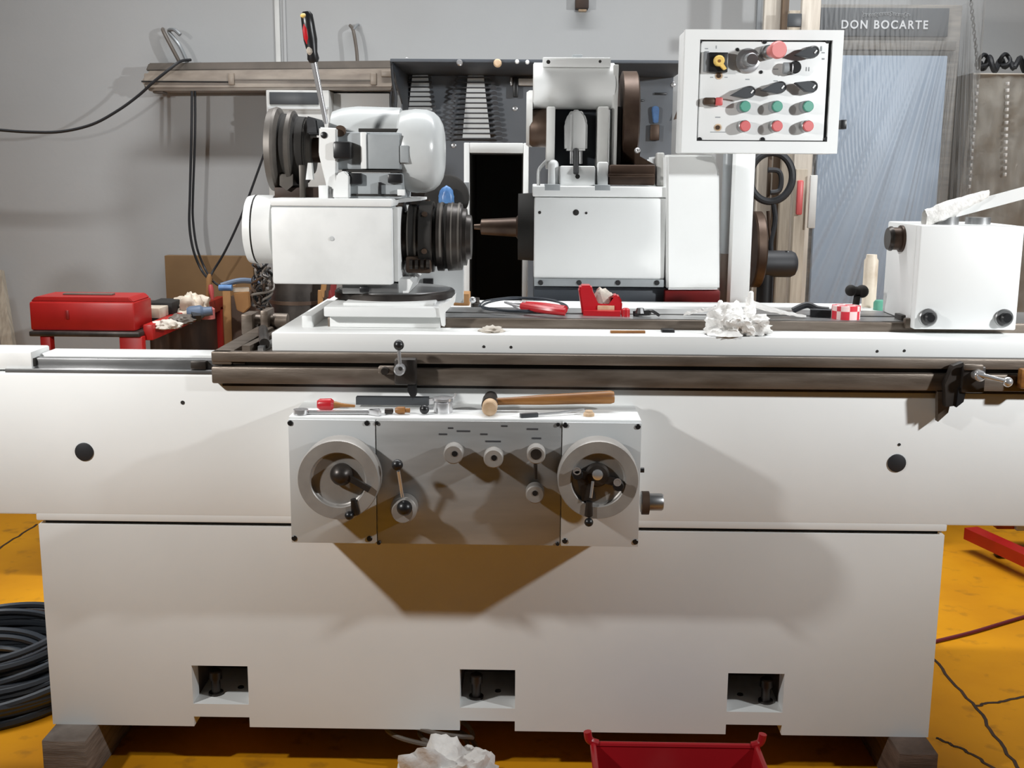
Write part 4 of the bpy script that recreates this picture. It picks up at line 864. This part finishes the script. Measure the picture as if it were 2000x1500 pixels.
pb('handle', 'white_scuffed', t, 1012, 153, 1046, 167, BW - 0.04, 0.02, 0.005)
pb('head', 'black', t, 1002, 150, 1012, 190, BW - 0.045, 0.03, 0.004)
pb('cheek', 'chrome', t, 996, 151, 1001, 167, BW - 0.045, 0.03, 0.003)
t = thing('paint_brush', 'blue-handled brush hanging on the board right of the belt pulley', 'brush', pw(1280, 274, BW - 0.02))
b = MB(); b.pprism([(1276, 240), (1273, 212), (1276, 207), (1285, 207), (1288, 212), (1286, 240)], BW - 0.03, 0.02, 0.003); b.build('handle', 'blue', t)
pb('bristles', 'brownsteel', t, 1270, 243, 1288, 274, BW - 0.032, 0.024, 0.003)
t = thing('trowel', 'dark triangular scraper hanging at the right of the board beside the control panel', 'scraper', pw(1325, 240, BW - 0.02))
b = MB(); b.pprism([(1330, 195), (1334, 195), (1334, 228), (1316, 234)], BW - 0.03, 0.012, 0.001); b.build('blade', 'brownsteel', t)
pb('ferrule', 'black', t, 1325, 181, 1335, 190, BW - 0.03, 0.015, 0.002)
for px, py, w_, lab in ((1290, 183, 24, 'long dark hook strip above the blue brush'), (1250, 196, 14, 'short dark hook strip beside the belt pulley')):
    pb('hook_strip', 'black', None, px - w_ / 2, py - 2, px + w_ / 2, py + 2, BW - 0.012, 0.012, 0.001, label=lab, cat='hook')

# ---------------------------------------------------------------- light fitting, hooks and cables on the wall
t = thing('light_fitting', 'grimy unlit tubular light fitting hanging on the back wall', 'light fitting', pw(525, 178, 2.25))
LY = 2.265
b = MB(); b.pprism([(290, 123), (770, 118), (770, 134), (284, 138)], LY, 0.12, 0.004); b.build('tray', 'lampdark', t)
b = MB(); b.pprism([(284, 138), (770, 133), (771, 168), (768, 175), (284, 177), (277, 168), (276, 150)], LY - 0.03, 0.15, 0.012); b.build('cover', 'lampgrime', t)
MB().pbox(276, 158, 446, 161, LY - 0.036, 0.01).build('seam', 'soot', t)
MB().pbox(458, 155, 728, 158, LY - 0.036, 0.01).build('seam', 'lampdark', t)
for px in (451, 729): pb('clip', 'lampgrime', t, px - 6, 142, px + 6, 166, LY - 0.04, 0.02, 0.004)
pb('end_socket', 'lampgrime', t, 744, 137, 766, 150, LY - 0.045, 0.02, 0.003)
pb('lower_clip', 'lampdark', t, 298, 174, 318, 182, LY, 0.06, 0.003)
t = thing('wall_hook', 'bent steel hook above the left end of the light fitting', 'hook', pw(350, 115, 2.3))
MB().tube([pw(352, 124, LY + 0.05), pw(334, 90, LY + 0.05), pw(320, 63, LY + 0.07), pw(318, 57, WY - 0.02)], 0.008, 8).build('strap', 'lampdark', t)
MB().tube([pw(366, 122, LY + 0.03), pw(350, 88, LY + 0.03), pw(330, 62, LY + 0.06), pw(340, 58, LY + 0.03), pw(352, 68, LY + 0.02)], 0.008, 8).build('strap', 'greypipe', t)
t = thing('wall_hook', 'thin steel hook above the middle of the light fitting', 'hook', pw(695, 115, 2.3))
MB().tube([pw(698, 120, LY + 0.05), pw(696, 95, LY + 0.05), pw(690, 60, LY + 0.06), pw(684, 50, WY - 0.02)], 0.007, 8).build('strap', 'lampdark', t)
MB().tube([pw(690, 58, LY + 0.06), pw(697, 50, LY + 0.10), pw(700, 48, WY - 0.003)], 0.005, 8).build('strap', 'greypipe', t)
def cable(name, pix, Y, r, m, label, cat='cable', seg=8, parent=None):
    P = [pw(p[0], p[1], p[2] if len(p) > 2 else Y) for p in pix]
    return MB().tube(P, r, seg).build(name, m, parent, label=label, cat=cat)
cable('hanging_cable', [(-420, 120), (-240, 200), (-80, 246), (0, 254), (60, 258), (120, 257), (180, 243), (230, 216), (270, 187), (300, 160, 2.205), (330, 136, 2.205), (352, 120, 2.23), (372, 117, 2.30)], 2.215, 0.006, 'rubber', 'black cable sagging from the left over the end of the light fitting')
cable('hanging_cable', [(375, 178), (374, 260), (371, 380), (370, 440), (378, 490), (395, 530), (412, 548, 2.1)], 2.24, 0.0055, 'rubber', 'left of two black cables hanging below the light fitting')
cable('hanging_cable', [(381, 178), (381, 260), (377, 380), (377, 430), (385, 485), (402, 528), (414, 546, 2.12)], 2.26, 0.005, 'rubber', 'right of two black cables hanging below the light fitting')
cable('hanging_cable', [(527, 243), (524, 275), (500, 345), (470, 425), (440, 490), (416, 530), (408, 546, 2.14)], 2.195, 0.005, 'rubber', 'black cable slanting down from the wall box to the cart')
cable('hanging_cable', [(412, 546), (425, 556), (440, 560)], 2.1, 0.005, 'rubber', 'short black cable end above the red cart')
cable('hanging_cable', [(765, 120), (768, 160), (773, 190), (771, 215)], 1.78, 0.006, 'rubber', 'thick black cable at the left edge of the tool cabinet')
cable('hanging_cable', [(764, 178), (763, 200), (765, 225)], 2.0, 0.003, 'rubber', 'thin cable behind the motor cover')
# grey box and panel under the fitting
t = thing('wall_box', 'white electrical box with dark window under the light fitting', 'electrical box', pw(585, 400, 2.3))
pb('box', 'offwhite', t, 523, 176, 645, 420, 2.22, 0.17, 0.004)
pb('window', 'charcoal', t, 526, 180, 622, 204, 2.212, 0.02, 0.002)
pb('flange', 'alu_light', t, 523, 208, 640, 214, 2.21, 0.02, 0.001)
for px in (530, 522): pass
ay('box_screw', 'charcoal', t, 524, 227, 2.22, [(0, 5), (0.01, 4)], 12)
pb('wall_panel', 'white', None, 650, 182, 762, 420, 2.33, 0.06, 0.003, label='plain white panel on the wall between wall box and tool cabinet', cat='panel')
t = thing('wall_bracket', 'small brown bracket high on the wall above the wheelhead', 'bracket', pw(1136, 22, WY))
pb('block', 'rusty', t, 1124, -6, 1150, 16, WY - 0.06, 0.06, 0.003)
pb('foot', 'paleface', t, 1130, 16, 1146, 22, WY - 0.03, 0.03, 0.003)

# ---------------------------------------------------------------- red cart and clutter on the left
CY = 1.3
zct = pw(160, 648, CY).z
cx0, cx1 = pw(56, 650, CY).x, pw(272, 652, CY).x
ct = thing('tool_cart', 'red steel tool cart with dark top and shelf legs standing by the wall', 'cart', ((cx0 + cx1) / 2, 1.8, 0))
MB().box(cx0, cx1, CY, 2.28, zct - 0.018, zct, 0.004).build('top', 'darksteel', ct)
MB().box(cx1 - 0.004, cx1 + 0.03, CY + 0.05, 2.28, zct - 0.035, zct + 0.02, 0.004).build('side_rail', 'red', ct)
MB().box(cx1 - 0.006, cx1 + 0.012, CY + 0.12, 2.28, 0.1, zct - 0.036, 0.002).build('side_panel', 'rusty', ct)
for x, y in ((cx0 + 0.05, CY + 0.03), (cx1 - 0.035, CY + 0.03), (cx0 + 0.05, 2.23), (cx1 - 0.01, 2.23)):
    w_ = 0.018 if x < (cx0 + cx1) / 2 else 0.04
    MB().box(x - w_, x + w_, y - 0.018, y + 0.018, 0.0, zct - 0.018, 0.003).build('leg', 'red', ct)
MB().box(cx0 + 0.03, cx1 - 0.01, CY + 0.05, 2.2, 0.25, 0.27).build('lower_shelf', 'darkred', ct)
tbx = thing('toolbox', 'long red steel toolbox lying on the left end of the cart', 'toolbox', ((cx0 + cx1) / 2 - 0.02, CY + 0.1, zct))
bx_0, bx_1 = pw(57, 610, CY + 0.02).x, pw(263, 612, CY + 0.02).x; zx1 = pw(160, 590, CY + 0.02).z
MB().box(bx_0, bx_1, CY + 0.02, CY + 0.2, zct, zx1, 0.008).build('body', 'red', tbx)
MB().prism([(bx_0 + 0.004, zx1), (bx_1 - 0.004, zx1), (bx_1 - 0.02, zx1 + 0.016), (bx_0 + 0.02, zx1 + 0.016)], CY + 0.026, CY + 0.195, 0.003).build('lid', 'red', tbx)
pb('latch', 'darkred', tbx, 128, 606, 134, 624, CY + 0.014, 0.008, 0.002)
MB().box(bx_0 + 0.09, bx_1 - 0.1, CY + 0.09, CY + 0.12, zx1 + 0.016, zx1 + 0.022, 0.002).build('handle', 'lampdark', tbx)
def con(px, py, Y): q = pw(px, py, Y); return Vector((q.x, Y, zct))
pb('carton_box', 'cream', None, 266, 602, 312, 622, CY + 0.22, 0.10, 0.003, label='small cream box beside the red toolbox on the cart', cat='box')
MB().box(con(284, 0, 1.6).x - 0.06, con(284, 0, 1.6).x + 0.03, 1.64, 1.78, zct, zct + 0.065, 0.006).build('power_tool_case', 'soot', label='black case lying behind the small cream box on the cart', cat='case')
crumple('paper_bundle', 'cream', con(345, 0, 1.75), (0.07, 0.06, 0.075), 5, 'crumpled cream paper at the middle of the cart', 'paper', 4)
t = thing('electric_drill', 'dark blue and black hand tool lying on the cart', 'hand tool', con(350, 0, 1.68))
MB().lathe(con(338, 0, 1.62) + Vector((0, 0, 0.026)), (1, 0.2, 0.1), [(0, 0.02), (0.01, 0.026), (0.05, 0.026), (0.06, 0.018), (0.09, 0.016)], 18).build('body', 'bluegrey', t)
MB().bar(con(352, 0, 1.62) + Vector((0, 0, 0.03)), con(362, 0, 1.62) + Vector((0, -0.03, 0.012)), 0.03, 0.024).build('grip', 'rubber', t)
MB().lathe(con(378, 0, 1.68), (0, 0, 1), [(0, 0.03), (0.036, 0.03), (0.042, 0.024)], 20).build('tape_roll', 'pinkbtn', label='pink-red roll on the right side of the cart', cat='tape')
crumple('rag_pile', 'greyrag', con(296, 0, 1.42), (0.05, 0.05, 0.026), 6, 'small grubby rag at the front right of the cart', 'rag', 4)
crumple('rag_pile', 'lampdark', con(322, 0, 1.55), (0.05, 0.06, 0.03), 12, 'dark oily rag on the cart behind the grubby one', 'rag', 4)
t = thing('grease_gun', 'amber-handled tool hanging from the cables on the cart', 'hand tool', con(412, 0, 2.1))
MB().lathe(pw(405, 592, 2.08), (0.12, 0, 1), [(0, 0.006), (0.05, 0.010), (0.10, 0.013), (0.12, 0.006)], 12).build('handle', 'carton', t)
MB().lathe(pw(411, 556, 2.06), (0.1, 0, -1), [(0, 0.008), (0.02, 0.012), (0.06, 0.006)], 10).build('tip', 'redbtn', t)
pb('brown_board', 'board', None, 326, 500, 497, 705, 2.34, 0.05, 0.002, label='brown hardboard sheet leaning against the wall behind the cart', cat='board')
t = thing('carton', 'brown carton with open flap standing right of the red cart', 'carton', (pw(470, 600, 1.9).x, 1.9, 0.0))
MB().box(pw(452, 620, 1.85).x, pw(520, 620, 1.85).x, 1.85, 2.1, 0.0, pw(480, 578, 1.85).z, 0.004).build('box', 'rusty', t)
b = MB(); b.pprism([(455, 572), (486, 570), (488, 600), (476, 612), (462, 606)], 1.80, 0.02, 0.003); b.build('flap', 'carton', t)
MB().box(pw(436, 620, 1.9).x, pw(452, 620, 1.9).x, 1.9, 2.0, 0.0, pw(444, 560, 1.9).z, 0.004).build('side_flap', 'carton', t)
t = thing('blue_tube', 'bluish tube lying on top of the brown carton', 'tube', pw(470, 556, 1.86))
MB().tube([pw(432, 558, 1.80), (pw(470, 548, 1.82)), pw(512, 552, 1.86)], 0.011, 10).build('tube', 'bluegrey', t)
MB().lathe(pw(428, 562, 1.79), (1, 0, 0.0), [(0, 0.012), (0.05, 0.012)], 12).build('collar', 'blue', t)
MB().bar(pw(455, 566, 1.82), pw(486, 565, 1.84), 0.03, 0.014).build('pale_block', 'cream', t)
t = thing('cable_bundle', 'tangled dark cable bundle hanging under the workhead end', 'cable', (pw(500, 600, 0.62).x, 0.62, pw(500, 622, 0.62).z))
for k in range(14):
    b = MB(); P = []
    for j in range(7):
        P.append(pw(486 + 46 * random.random() + 3 * k % 9, 520 + 14 * j + random.uniform(-8, 8), 0.62 + random.uniform(-0.05, 0.05)))
    b.tube(P, 0.0035, 6, smooth=4); b.build('strand', random.choice(['darksteel', 'rubber', 'lampdark', 'brownsteel']), t)
t = thing('coolant_tank', 'dark brown drum standing behind the workhead swivel', 'drum', (pw(590, 620, 1.3).x, 1.3, 0))
MB().cyl((pw(585, 600, 1.3).x, 1.3, 0), (pw(585, 600, 1.3).x, 1.3, pw(585, 545, 1.3).z), 0.10, seg=36).build('drum', 'darksteel', t)
MB().lathe((pw(585, 600, 1.3).x, 1.3, pw(585, 590, 1.3).z), (0, 0, 1), [(0, 0.104), (0.012, 0.104)], 36).build('hoop', 'brownsteel', t)
t = thing('gas_hose', 'red and brown hoses standing between drum and workhead base', 'hose', (pw(640, 620, 1.2).x, 1.2, 0))
for px, m_ in ((632, 'carton'), (641, 'rusty'), (648, 'darkred')):
    MB().tube([(pw(px, 600, 1.2).x, 1.2, 0), pw(px - 4, 620, 1.2), pw(px, 580, 1.2), pw(px + 3, 552, 1.2)], 0.012, 8).build('hose', m_, t)
t = thing('leaning_plank', 'dark plank leaning on the wall at the far left', 'plank', (pw(15, 700, 2.2).x, 2.2, 0))
p0 = pw(20, 690, 2.24); p1 = pw(-6, 530, 2.33); dd = (p0 - p1); k = p0.z / -dd.z
MB().bar(p0 + dd * k, p1, 0.05, 0.03, (0, -1, 0)).build('plank', 'plank', t)

# ---------------------------------------------------------------- right-hand background
# bench grinder on a pedestal
NY = 1.45
t = thing('pedestal_grinder', 'black pedestal grinder with brown wheel behind the control panel post', 'grinder', (pw(1505, 600, NY).x, NY, 0))
ax('motor', 'rubber', t, NY, 515, [(1482, 24), (1484, 26), (1544, 26), (1552, 22), (1556, 14)], 36)
gw = ax('grinding_wheel', 'brownsteel', t, NY, 487, [(1466, 70), (1469, 74), (1483, 74), (1486, 70)], 44)
ax('shaft', 'black', t, NY, 515, [(1458, 6), (1484, 6)], 14)
MB().cyl((pw(1495, 600, NY).x, NY, 0), pw(1495, 535, NY), 0.035, 0.028, 20).build('pedestal', 'black', t)
pb('junction', 'black', t, 1535, 490, 1541, 500, NY - 0.02, 0.02, 0.001)
t = thing('cable_ring', 'thick black hose hung in a ring above the pedestal grinder', 'hose', pw(1508, 400, 1.5))
P = []; c = pw(1506, 346, 1.5); r_ = sc(1506, 346, 1.5) * 43
for k in range(20):
    a = k / 20 * 2 * math.pi; P.append(c + Vector((math.cos(a) * r_ * .97, 0, math.sin(a) * r_ * 1.1)))
MB().tube(P, 0.013, 10, closed=True, smooth=3).build('ring', 'rubber', t)
MB().tube([pw(1500, 332, 1.48), pw(1520, 334, 1.48), pw(1526, 350, 1.48), pw(1522, 372, 1.48), pw(1505, 376, 1.48)], 0.009, 8).build('inner_hose', 'rubber', t)
MB().tube([pw(1510, 392, 1.5), pw(1514, 430, 1.5), pw(1506, 470, 1.5), pw(1506, 490, 1.5)], 0.009, 8).build('hanging_end', 'rubber', t)
MB().tube([pw(1500, 412, 1.5), pw(1502, 440, 1.5), pw(1505, 470, 1.5)], 0.006, 8).build('hanging_end', 'brownsteel', t)
pb('hook_post', 'plank_brown', t, 1501, 270, 1507, 390, 1.53, 0.02, 0.001)
# planks
for (x0_, x1_, yt, Y, m_, lab) in ((1480, 1512, -60, 2.12, 'plank_light', 'wide pale plank standing behind the hose ring'), (1514, 1527, -80, 2.08, 'plank_brown', 'narrow brown plank standing just right of the pale one'),
        (1528, 1554, 20, 1.98, 'plank', 'grey-tan plank standing behind the pedestal grinder'), (1557, 1580, 330, 1.69, 'plank', 'shorter plank standing beside the red and white strips'), (1552, 1588, -50, 1.735, 'plank_light', 'pale plank reaching the top beside the sign')):
    q0 = pw(x0_, 300, Y); q1 = pw(x1_, 300, Y); zt_ = pw((x0_ + x1_) / 2, yt, Y).z
    MB().box(q0.x, q1.x, Y, Y + 0.03, 0, zt_, 0.003).build('standing_plank', m_, label=lab, cat='plank'); plank_obj = bpy.data.objects[-1] if False else COL.objects[-1]
pb('red_strip', 'redbtn', None, 1557, 352, 1569, 420, 1.665, 0.02, 0.006, label='faded red plastic strip fixed to the planks', cat='strip')
pb('white_strip', 'offwhite', None, 1581, 342, 1595, 446, 1.66, 0.02, 0.003, label='white strip standing against the wrapped cabinet edge', cat='strip')
pb('dark_tab', 'charcoal', plank_obj, 1540, 26, 1566, 52, 1.715, 0.021, 0.003)

# plastic wrapped display cabinet
SY = 1.85
wc = thing('wrapped_cabinet', 'tall blue-grey display cabinet wrapped in clear plastic with a lettered sign', 'cabinet', (pw(1735, 600, SY).x, SY + 0.3, 0))
wx0, wx1 = pw(1592, 200, SY).x, pw(1872, 200, SY).x; wz1 = pw(1735, 6, SY).z
zs0 = pw(1735, 70, SY).z; zs1_ = pw(1735, 14, SY).z; zp_ = pw(1735, 108, SY).z
MB().box(wx0, wx1, SY + 0.03, SY + 0.5, 0.06, wz1, 0.006).build('carcass', 'greywood', wc)
MB().box(wx0 + 0.03, wx1 + 0.0 - 0.02, SY + 0.06, SY + 0.45, 0.0, 0.06).build('plinth', 'soot', wc)
sg = MB().box(pw(1601, 40, SY).x, pw(1856, 40, SY).x, SY + 0.015, SY + 0.03, zs0, zs1_, 0.002).build('sign', 'signboard', wc)
MB().box(wx0 + 0.01, wx1 - 0.02, SY + 0.012, SY + 0.03, zp_ + 0.02, zs0 - 0.015, 0.003).build('upper_rail', 'greywood', wc)
MB().box(pw(1598, 300, SY).x, pw(1838, 300, SY).x, SY + 0.005, SY + 0.03, 0.10, zp_, 0.004).build('door', 'steelblue', wc)
def text(s, px0, px1, py, h, Y, m_, parent, bold=0.0, shear=0.0, spacing=1.0):
    cu = bpy.data.curves.new('lettering', 'FONT'); cu.body = s; cu.size = 1; cu.offset = bold; cu.shear = shear; cu.space_character = spacing; cu.extrude = 0.02
    o = bpy.data.objects.new('lettering_tmp', cu); COL.objects.link(o)
    me = bpy.data.meshes.new_from_object(o.evaluated_get(bpy.context.evaluated_depsgraph_get())); bpy.data.objects.remove(o)
    xs_ = [v.co.x for v in me.vertices]; ys_ = [v.co.y for v in me.vertices]
    a, b_ = pw(px0, py, Y), pw(px1, py, Y); top = pw(px0, py - h, Y).z
    q = parent
    while q.parent: q = q.parent
    org = q.location
    for v in me.vertices:
        fx = (v.co.x - min(xs_)) / (max(xs_) - min(xs_)); fz = (v.co.y - min(ys_)) / (max(ys_) - min(ys_))
        v.co = Vector((a.x + (b_.x - a.x) * fx, Y - v.co.z * 0.05, a.z + (top - a.z) * fz)) - org
    me.materials.append(M[m_]); ob = bpy.data.objects.new('lettering', me); COL.objects.link(ob); ob.parent = parent
    return ob
text('DON BOCARTE', 1643, 1812, 56, 17, SY + 0.013, 'signtext', sg, 0.02, 0, 1.25)
P = []
for k in range(60):      # one running line of illegible handwriting, as on the sign
    u = k / 59; P.append(pw(1684 + 94 * u + 3.0 * math.sin(k * 1.9), 28 - (5.5 if k % 17 < 3 else 2.6) * math.cos(k * 1.9) + 1.5 * math.sin(u * 9), SY + 0.0135))
MB().tube(P, 0.0011, 5, smooth=3).build('script_line', 'signscript', sg)
# plastic film draped over the front and side
def filmf(u, v):
    x = pw(1583, 300, SY).x + (pw(1888, 300, SY).x - pw(1583, 300, SY).x) * u
    z = wz1 + 0.02 - v * (wz1 + 0.0)
    fan = (x - (wx1 - 0.02)) / (0.10 + 0.9 * v)          # folds fan out from the upper right corner
    amp = 0.0012 + 0.024 * max(0, min(1, (v - 0.05) * 1.8))
    y = SY - 0.045 - amp * (noise.noise(Vector((fan * 16, v * 0.8, 1.3))) + 0.6 * noise.noise(Vector((fan * 38, v * 1.0, 4.0))))
    y -= 0.05 * max(0, v - 0.25) * u
    return Vector((x, y, max(z, 0.004)))
MB().sheet(filmf, 170, 90).build('plastic_film', 'film', wc, angle=3.0)
def films(u, v):
    y = SY - 0.06 + u * 0.42; z = wz1 + 0.02 - v * wz1
    x = pw(1888, 300, SY).x + 0.004 + 0.012 * v * noise.noise(Vector((y * 25, v * 1.2, 7))) 
    return Vector((x, y, max(z, 0.004)))
MB().sheet(films, 40, 40).build('plastic_side', 'film', wc, angle=3.0)

# second covered stack on the far right
DY = 2.08
st_ = thing('covered_pallet', 'stack under a grey-beige quilted cover at the far right', 'covered stack', (pw(1960, 600, DY).x, DY + 0.25, 0))
dz1 = pw(1950, 142, DY).z
def cover(u, v):
    xa_ = pw(1906, 142, DY).x - 0.07 * v - 0.004; xb_ = pw(2080, 142, DY).x
    x = xa_ + (xb_ - xa_) * u; z = dz1 * (1 - v)
    y = DY + 0.02 - 0.018 * noise.noise(Vector((x * 9, z * 6, 2))) - 0.010 * noise.noise(Vector((x * 30, z * 16, 5))) - 0.008 * abs(noise.noise(Vector((x * 12 + z * 6, z * 3, 9))))
    return Vector((x, y, max(0.003, z)))
MB().sheet(cover, 60, 80, 0.004).build('front_cover', 'sacking', st_, angle=3.0)
def cside(u, v):
    xa_ = pw(1906, 142, DY).x - 0.07 * v - 0.004
    return Vector((xa_ + 0.004 * noise.noise(Vector((u * 5, v * 6, 1))), DY + 0.01 + 0.26 * u, max(0.003, dz1 * (1 - v))))
MB().sheet(cside, 12, 20, 0.003).build('side_cover', 'sacking', st_, angle=3.0)
MB().box(pw(1904, 142, DY).x, pw(2080, 142, DY).x, DY + 0.015, DY + 0.28, dz1 - 0.006, dz1, 0.002).build('top_cover', 'sacking', st_)
for (xa_, xb_, ya, yb) in ((1910, 1893, 165, 375), (1970, 1964, 160, 350)):
    for k in range(15):
        f = k / 15; py = ya + (yb - ya) * f; px = xa_ + (xb_ - xa_) * f
        MB().pbox(px - 2, py, px + 2, py + 7, DY - 0.012, 0.02, 0.001).build('stitch', 'rag', st_)
t = thing('coiled_hose', 'black tangled hose lying on top of the covered stack', 'hose', pw(1950, 140, DY + 0.12))
P = []
for k in range(26):
    f = k / 25; q = pw(1908 + 150 * f, 126 + 6 * math.sin(k * 1.3), DY + 0.1 + 0.05 * math.sin(k * 0.9)); q.z = max(q.z + 0.018 * math.sin(k * 1.9), dz1 + 0.012); P.append(q)
MB().tube(P, 0.011, 8, smooth=3).build('hose', 'rubber', t)
for px, py in ((1922, 118), (1963, 117)):
    c = pw(px, py, DY + 0.08); P = [c + Vector((math.cos(a) * 0.02, 0.01 * math.sin(2 * a), math.sin(a) * 0.022)) for a in [k * math.pi / 5 for k in range(10)]]
    MB().tube(P, 0.008, 8, closed=True, smooth=3).build('hose_loop', 'rubber', t)
t = thing('hanging_chain', 'thin grey chain hanging beside the wrapped cabinet', 'chain', pw(1907, 132, 1.7))
P0 = pw(1893, -30, 2.0); P1 = pw(1910, 135, 2.05)
for k in range(24):
    c = P0.lerp(P1, (k + 0.5) / 24); h = (P1 - P0).length / 24 * 0.72; wv = 0.0055
    ring = [c + (Vector((math.cos(a) * wv, 0, math.sin(a) * h)) if k % 2 else Vector((0, math.cos(a) * wv, math.sin(a) * h))) for a in [j * math.pi / 4 for j in range(8)]]
    MB().tube(ring, 0.002, 5, closed=True, smooth=1).build('link', 'darksteel', t)

# ---------------------------------------------------------------- floor level
# timber blocks under the bed
def block(px0, px1, label, m_, pyt):
    a = pw(px0, 1470, -0.08).x; c = pw(px1, 1470, -0.08).x
    return MB().box(a, c, -0.08, 0.6, 0.0, zb, 0.004).build('timber_block', m_, label=label, cat='timber block')
block(82, 168, 'pale grey timber block under the left end of the bed', 'timber', 1440)
block(1757, 1834, 'dark timber block under the right end of the bed', 'timber_dark', 1440)
# coil of cable on the floor, left
t = thing('cable_coil', 'dark grey cable coil lying on the floor left of the bed', 'cable coil', (pf(-8, 1330).x, 0.55, 0))
cc = Vector((pf(-12, 1330).x, 0.46, 0))
for k in range(54):
    R_ = 0.13 + 0.18 * random.random(); zz = 0.010 + 0.14 * random.random() * (1 - abs(R_ - 0.23) / 0.13)
    ox, oy = random.uniform(-0.018, 0.018), random.uniform(-0.018, 0.018); tl = random.uniform(-0.03, 0.03); ph = random.uniform(0, 6.3)
    P = [cc + Vector((ox + math.cos(a) * R_, oy + math.sin(a) * R_ * 0.98, max(0.009, zz + tl * math.sin(a + ph)))) for a in [j * math.pi / 14 for j in range(28)]]
    MB().tube(P, 0.0085 + 0.003 * random.random(), 7, closed=True, smooth=2).build('turn', 'greycable', t)
P = [Vector((pf(-30, 1310).x, 0.50, 0.12)), pw(8, 1318, 0.42), pw(24, 1350, 0.38), pw(10, 1390, 0.34), pw(-20, 1420, 0.32)]
for p in P: p.z = max(p.z, 0.01)
MB().tube(P, 0.006, 8).build('loose_end', 'palecable', t)
# cord on the floor, right, and dark cable at the left
P = [pf(1800, 1262), pf(1840, 1253), pf(1900, 1238), pf(1960, 1220), pf(2060, 1190)]
for p in P: p.z = 0.006
MB().tube(P, 0.006, 8).build('extension_cable', 'redcord', label='dark red cord lying on the yellow floor at the right', cat='cord')
# red trolley at the right edge
t = thing('trolley', 'red wheeled trolley base at the far right under the bed end', 'trolley', (pf(1985, 1090).x, 1.75, 0))
qa = pf(1932, 1075, 0.10); 
MB().bar(Vector((pf(1926, 1068, 0.07).x, 1.72, 0.075)), Vector((pf(2060, 1130, 0.07).x, 1.38, 0.075)), 0.06, 0.045).build('foot_rail', 'red', t)
MB().box(pw(1928, 1050, 1.8).x, pw(1985, 1050, 1.8).x, 1.72, 1.78, 0.09, 0.40, 0.004).build('frame_post', 'darkred', t)
MB().box(pw(1984, 1050, 1.7).x, pw(2060, 1050, 1.7).x, 1.70, 1.75, 0.09, 0.5, 0.004).build('grey_column', 'greypipe', t)
for px, y in ((1950, 1.66), (2040, 1.42)):
    MB().lathe((pw(px, 1100, y).x - 0.015, y, 0.03), (1, 0, 0), [(0, 0.026), (0.004, 0.03), (0.026, 0.03), (0.03, 0.026)], 18).build('castor', 'rubber', t)
# rags and bin at the front
crumple('floor_rag', 'rag', (pf(880, 1560).x - 0.01, -0.08, 0.0), (0.125, 0.08, 0.10), 3, 'heap of off-white rags on the floor in front of the bed', 'rag', 5, 0.65)
t = thing('floor_hose', 'loop of dark thin hose behind the rag heap under the bed', 'hose', (pf(850, 1500).x, 0.02, 0))
for k, (r_, oz) in enumerate(((0.10, 0.03), (0.085, 0.06), (0.07, 0.02))):
    c = Vector((pw(835 + 20 * k, 1460, 0.04).x, 0.05, oz + 0.045)); P = [c + Vector((math.cos(a) * r_, math.sin(a) * 0.05, abs(math.sin(a / 2)) * 0.05 - 0.03)) for a in [j * math.pi / 8 for j in range(16)]]
    MB().tube(P, 0.006, 7, closed=True, smooth=3).build('hose_loop', 'lampdark', t)
t = thing('red_bin', 'red plastic bin with raised corners on the floor in front of the bed', 'bin', (pw(1310, 1480, -0.3).x, -0.3, 0))
rz = 0.195; RY0 = -0.42; RY1 = -0.20
xa_ = pw(1158, 1470, RY1).x; xb_ = pw(1476, 1480, RY1).x
b = MB(); ti = 0.025
def ringv(x0, x1, y0, y1, z): return [(x0, y0, z), (x1, y0, z), (x1, y1, z), (x0, y1, z)]
loops = [ringv(xa_ + ti, xb_ - ti, RY0 + ti, RY1 - ti, 0.0), ringv(xa_, xb_, RY0, RY1, rz), ringv(xa_ + 0.005, xb_ - 0.005, RY0 + 0.005, RY1 - 0.005, rz), ringv(xa_ + ti + 0.005, xb_ - ti - 0.005, RY0 + ti + 0.005, RY1 - ti - 0.005, 0.006)]
VL = [[b.bm.verts.new(p) for p in l] for l in loops]
for A, B_ in zip(VL, VL[1:]):
    for k in range(4): b.bm.faces.new((A[k], A[(k + 1) % 4], B_[(k + 1) % 4], B_[k]))
b.bm.faces.new(VL[0]); b.bm.faces.new(VL[-1])
b.build('tub', 'redplastic', t)
rim = MB(); o_ = 0.012
for (p, q) in (((xa_, RY0), (xb_, RY0)), ((xb_, RY0), (xb_, RY1)), ((xb_, RY1), (xa_, RY1)), ((xa_, RY1), (xa_, RY0))):
    rim.tube([(p[0], p[1], rz), (q[0], q[1], rz)], 0.007, 8, smooth=1)
rim.build('rim', 'redplastic', t)
for x in (xa_, xb_):
    s = 1 if x > 0.3 else -1
    MB().tube([(x - s * 0.01, RY1, rz + 0.002), (x + s * 0.008, RY1, rz + 0.010), (x + s * 0.013, RY1, rz + 0.03)], 0.009, 10).build('corner_lug', 'redplastic', t)
qb = pw(1318, 1497, -0.30)
crumple('white_cup', 'rag', (qb.x, -0.31, 0.006), (0.045, 0.045, 0.16), 8, 'white rag bundle inside the red bin', 'rag', 4, 0.3)
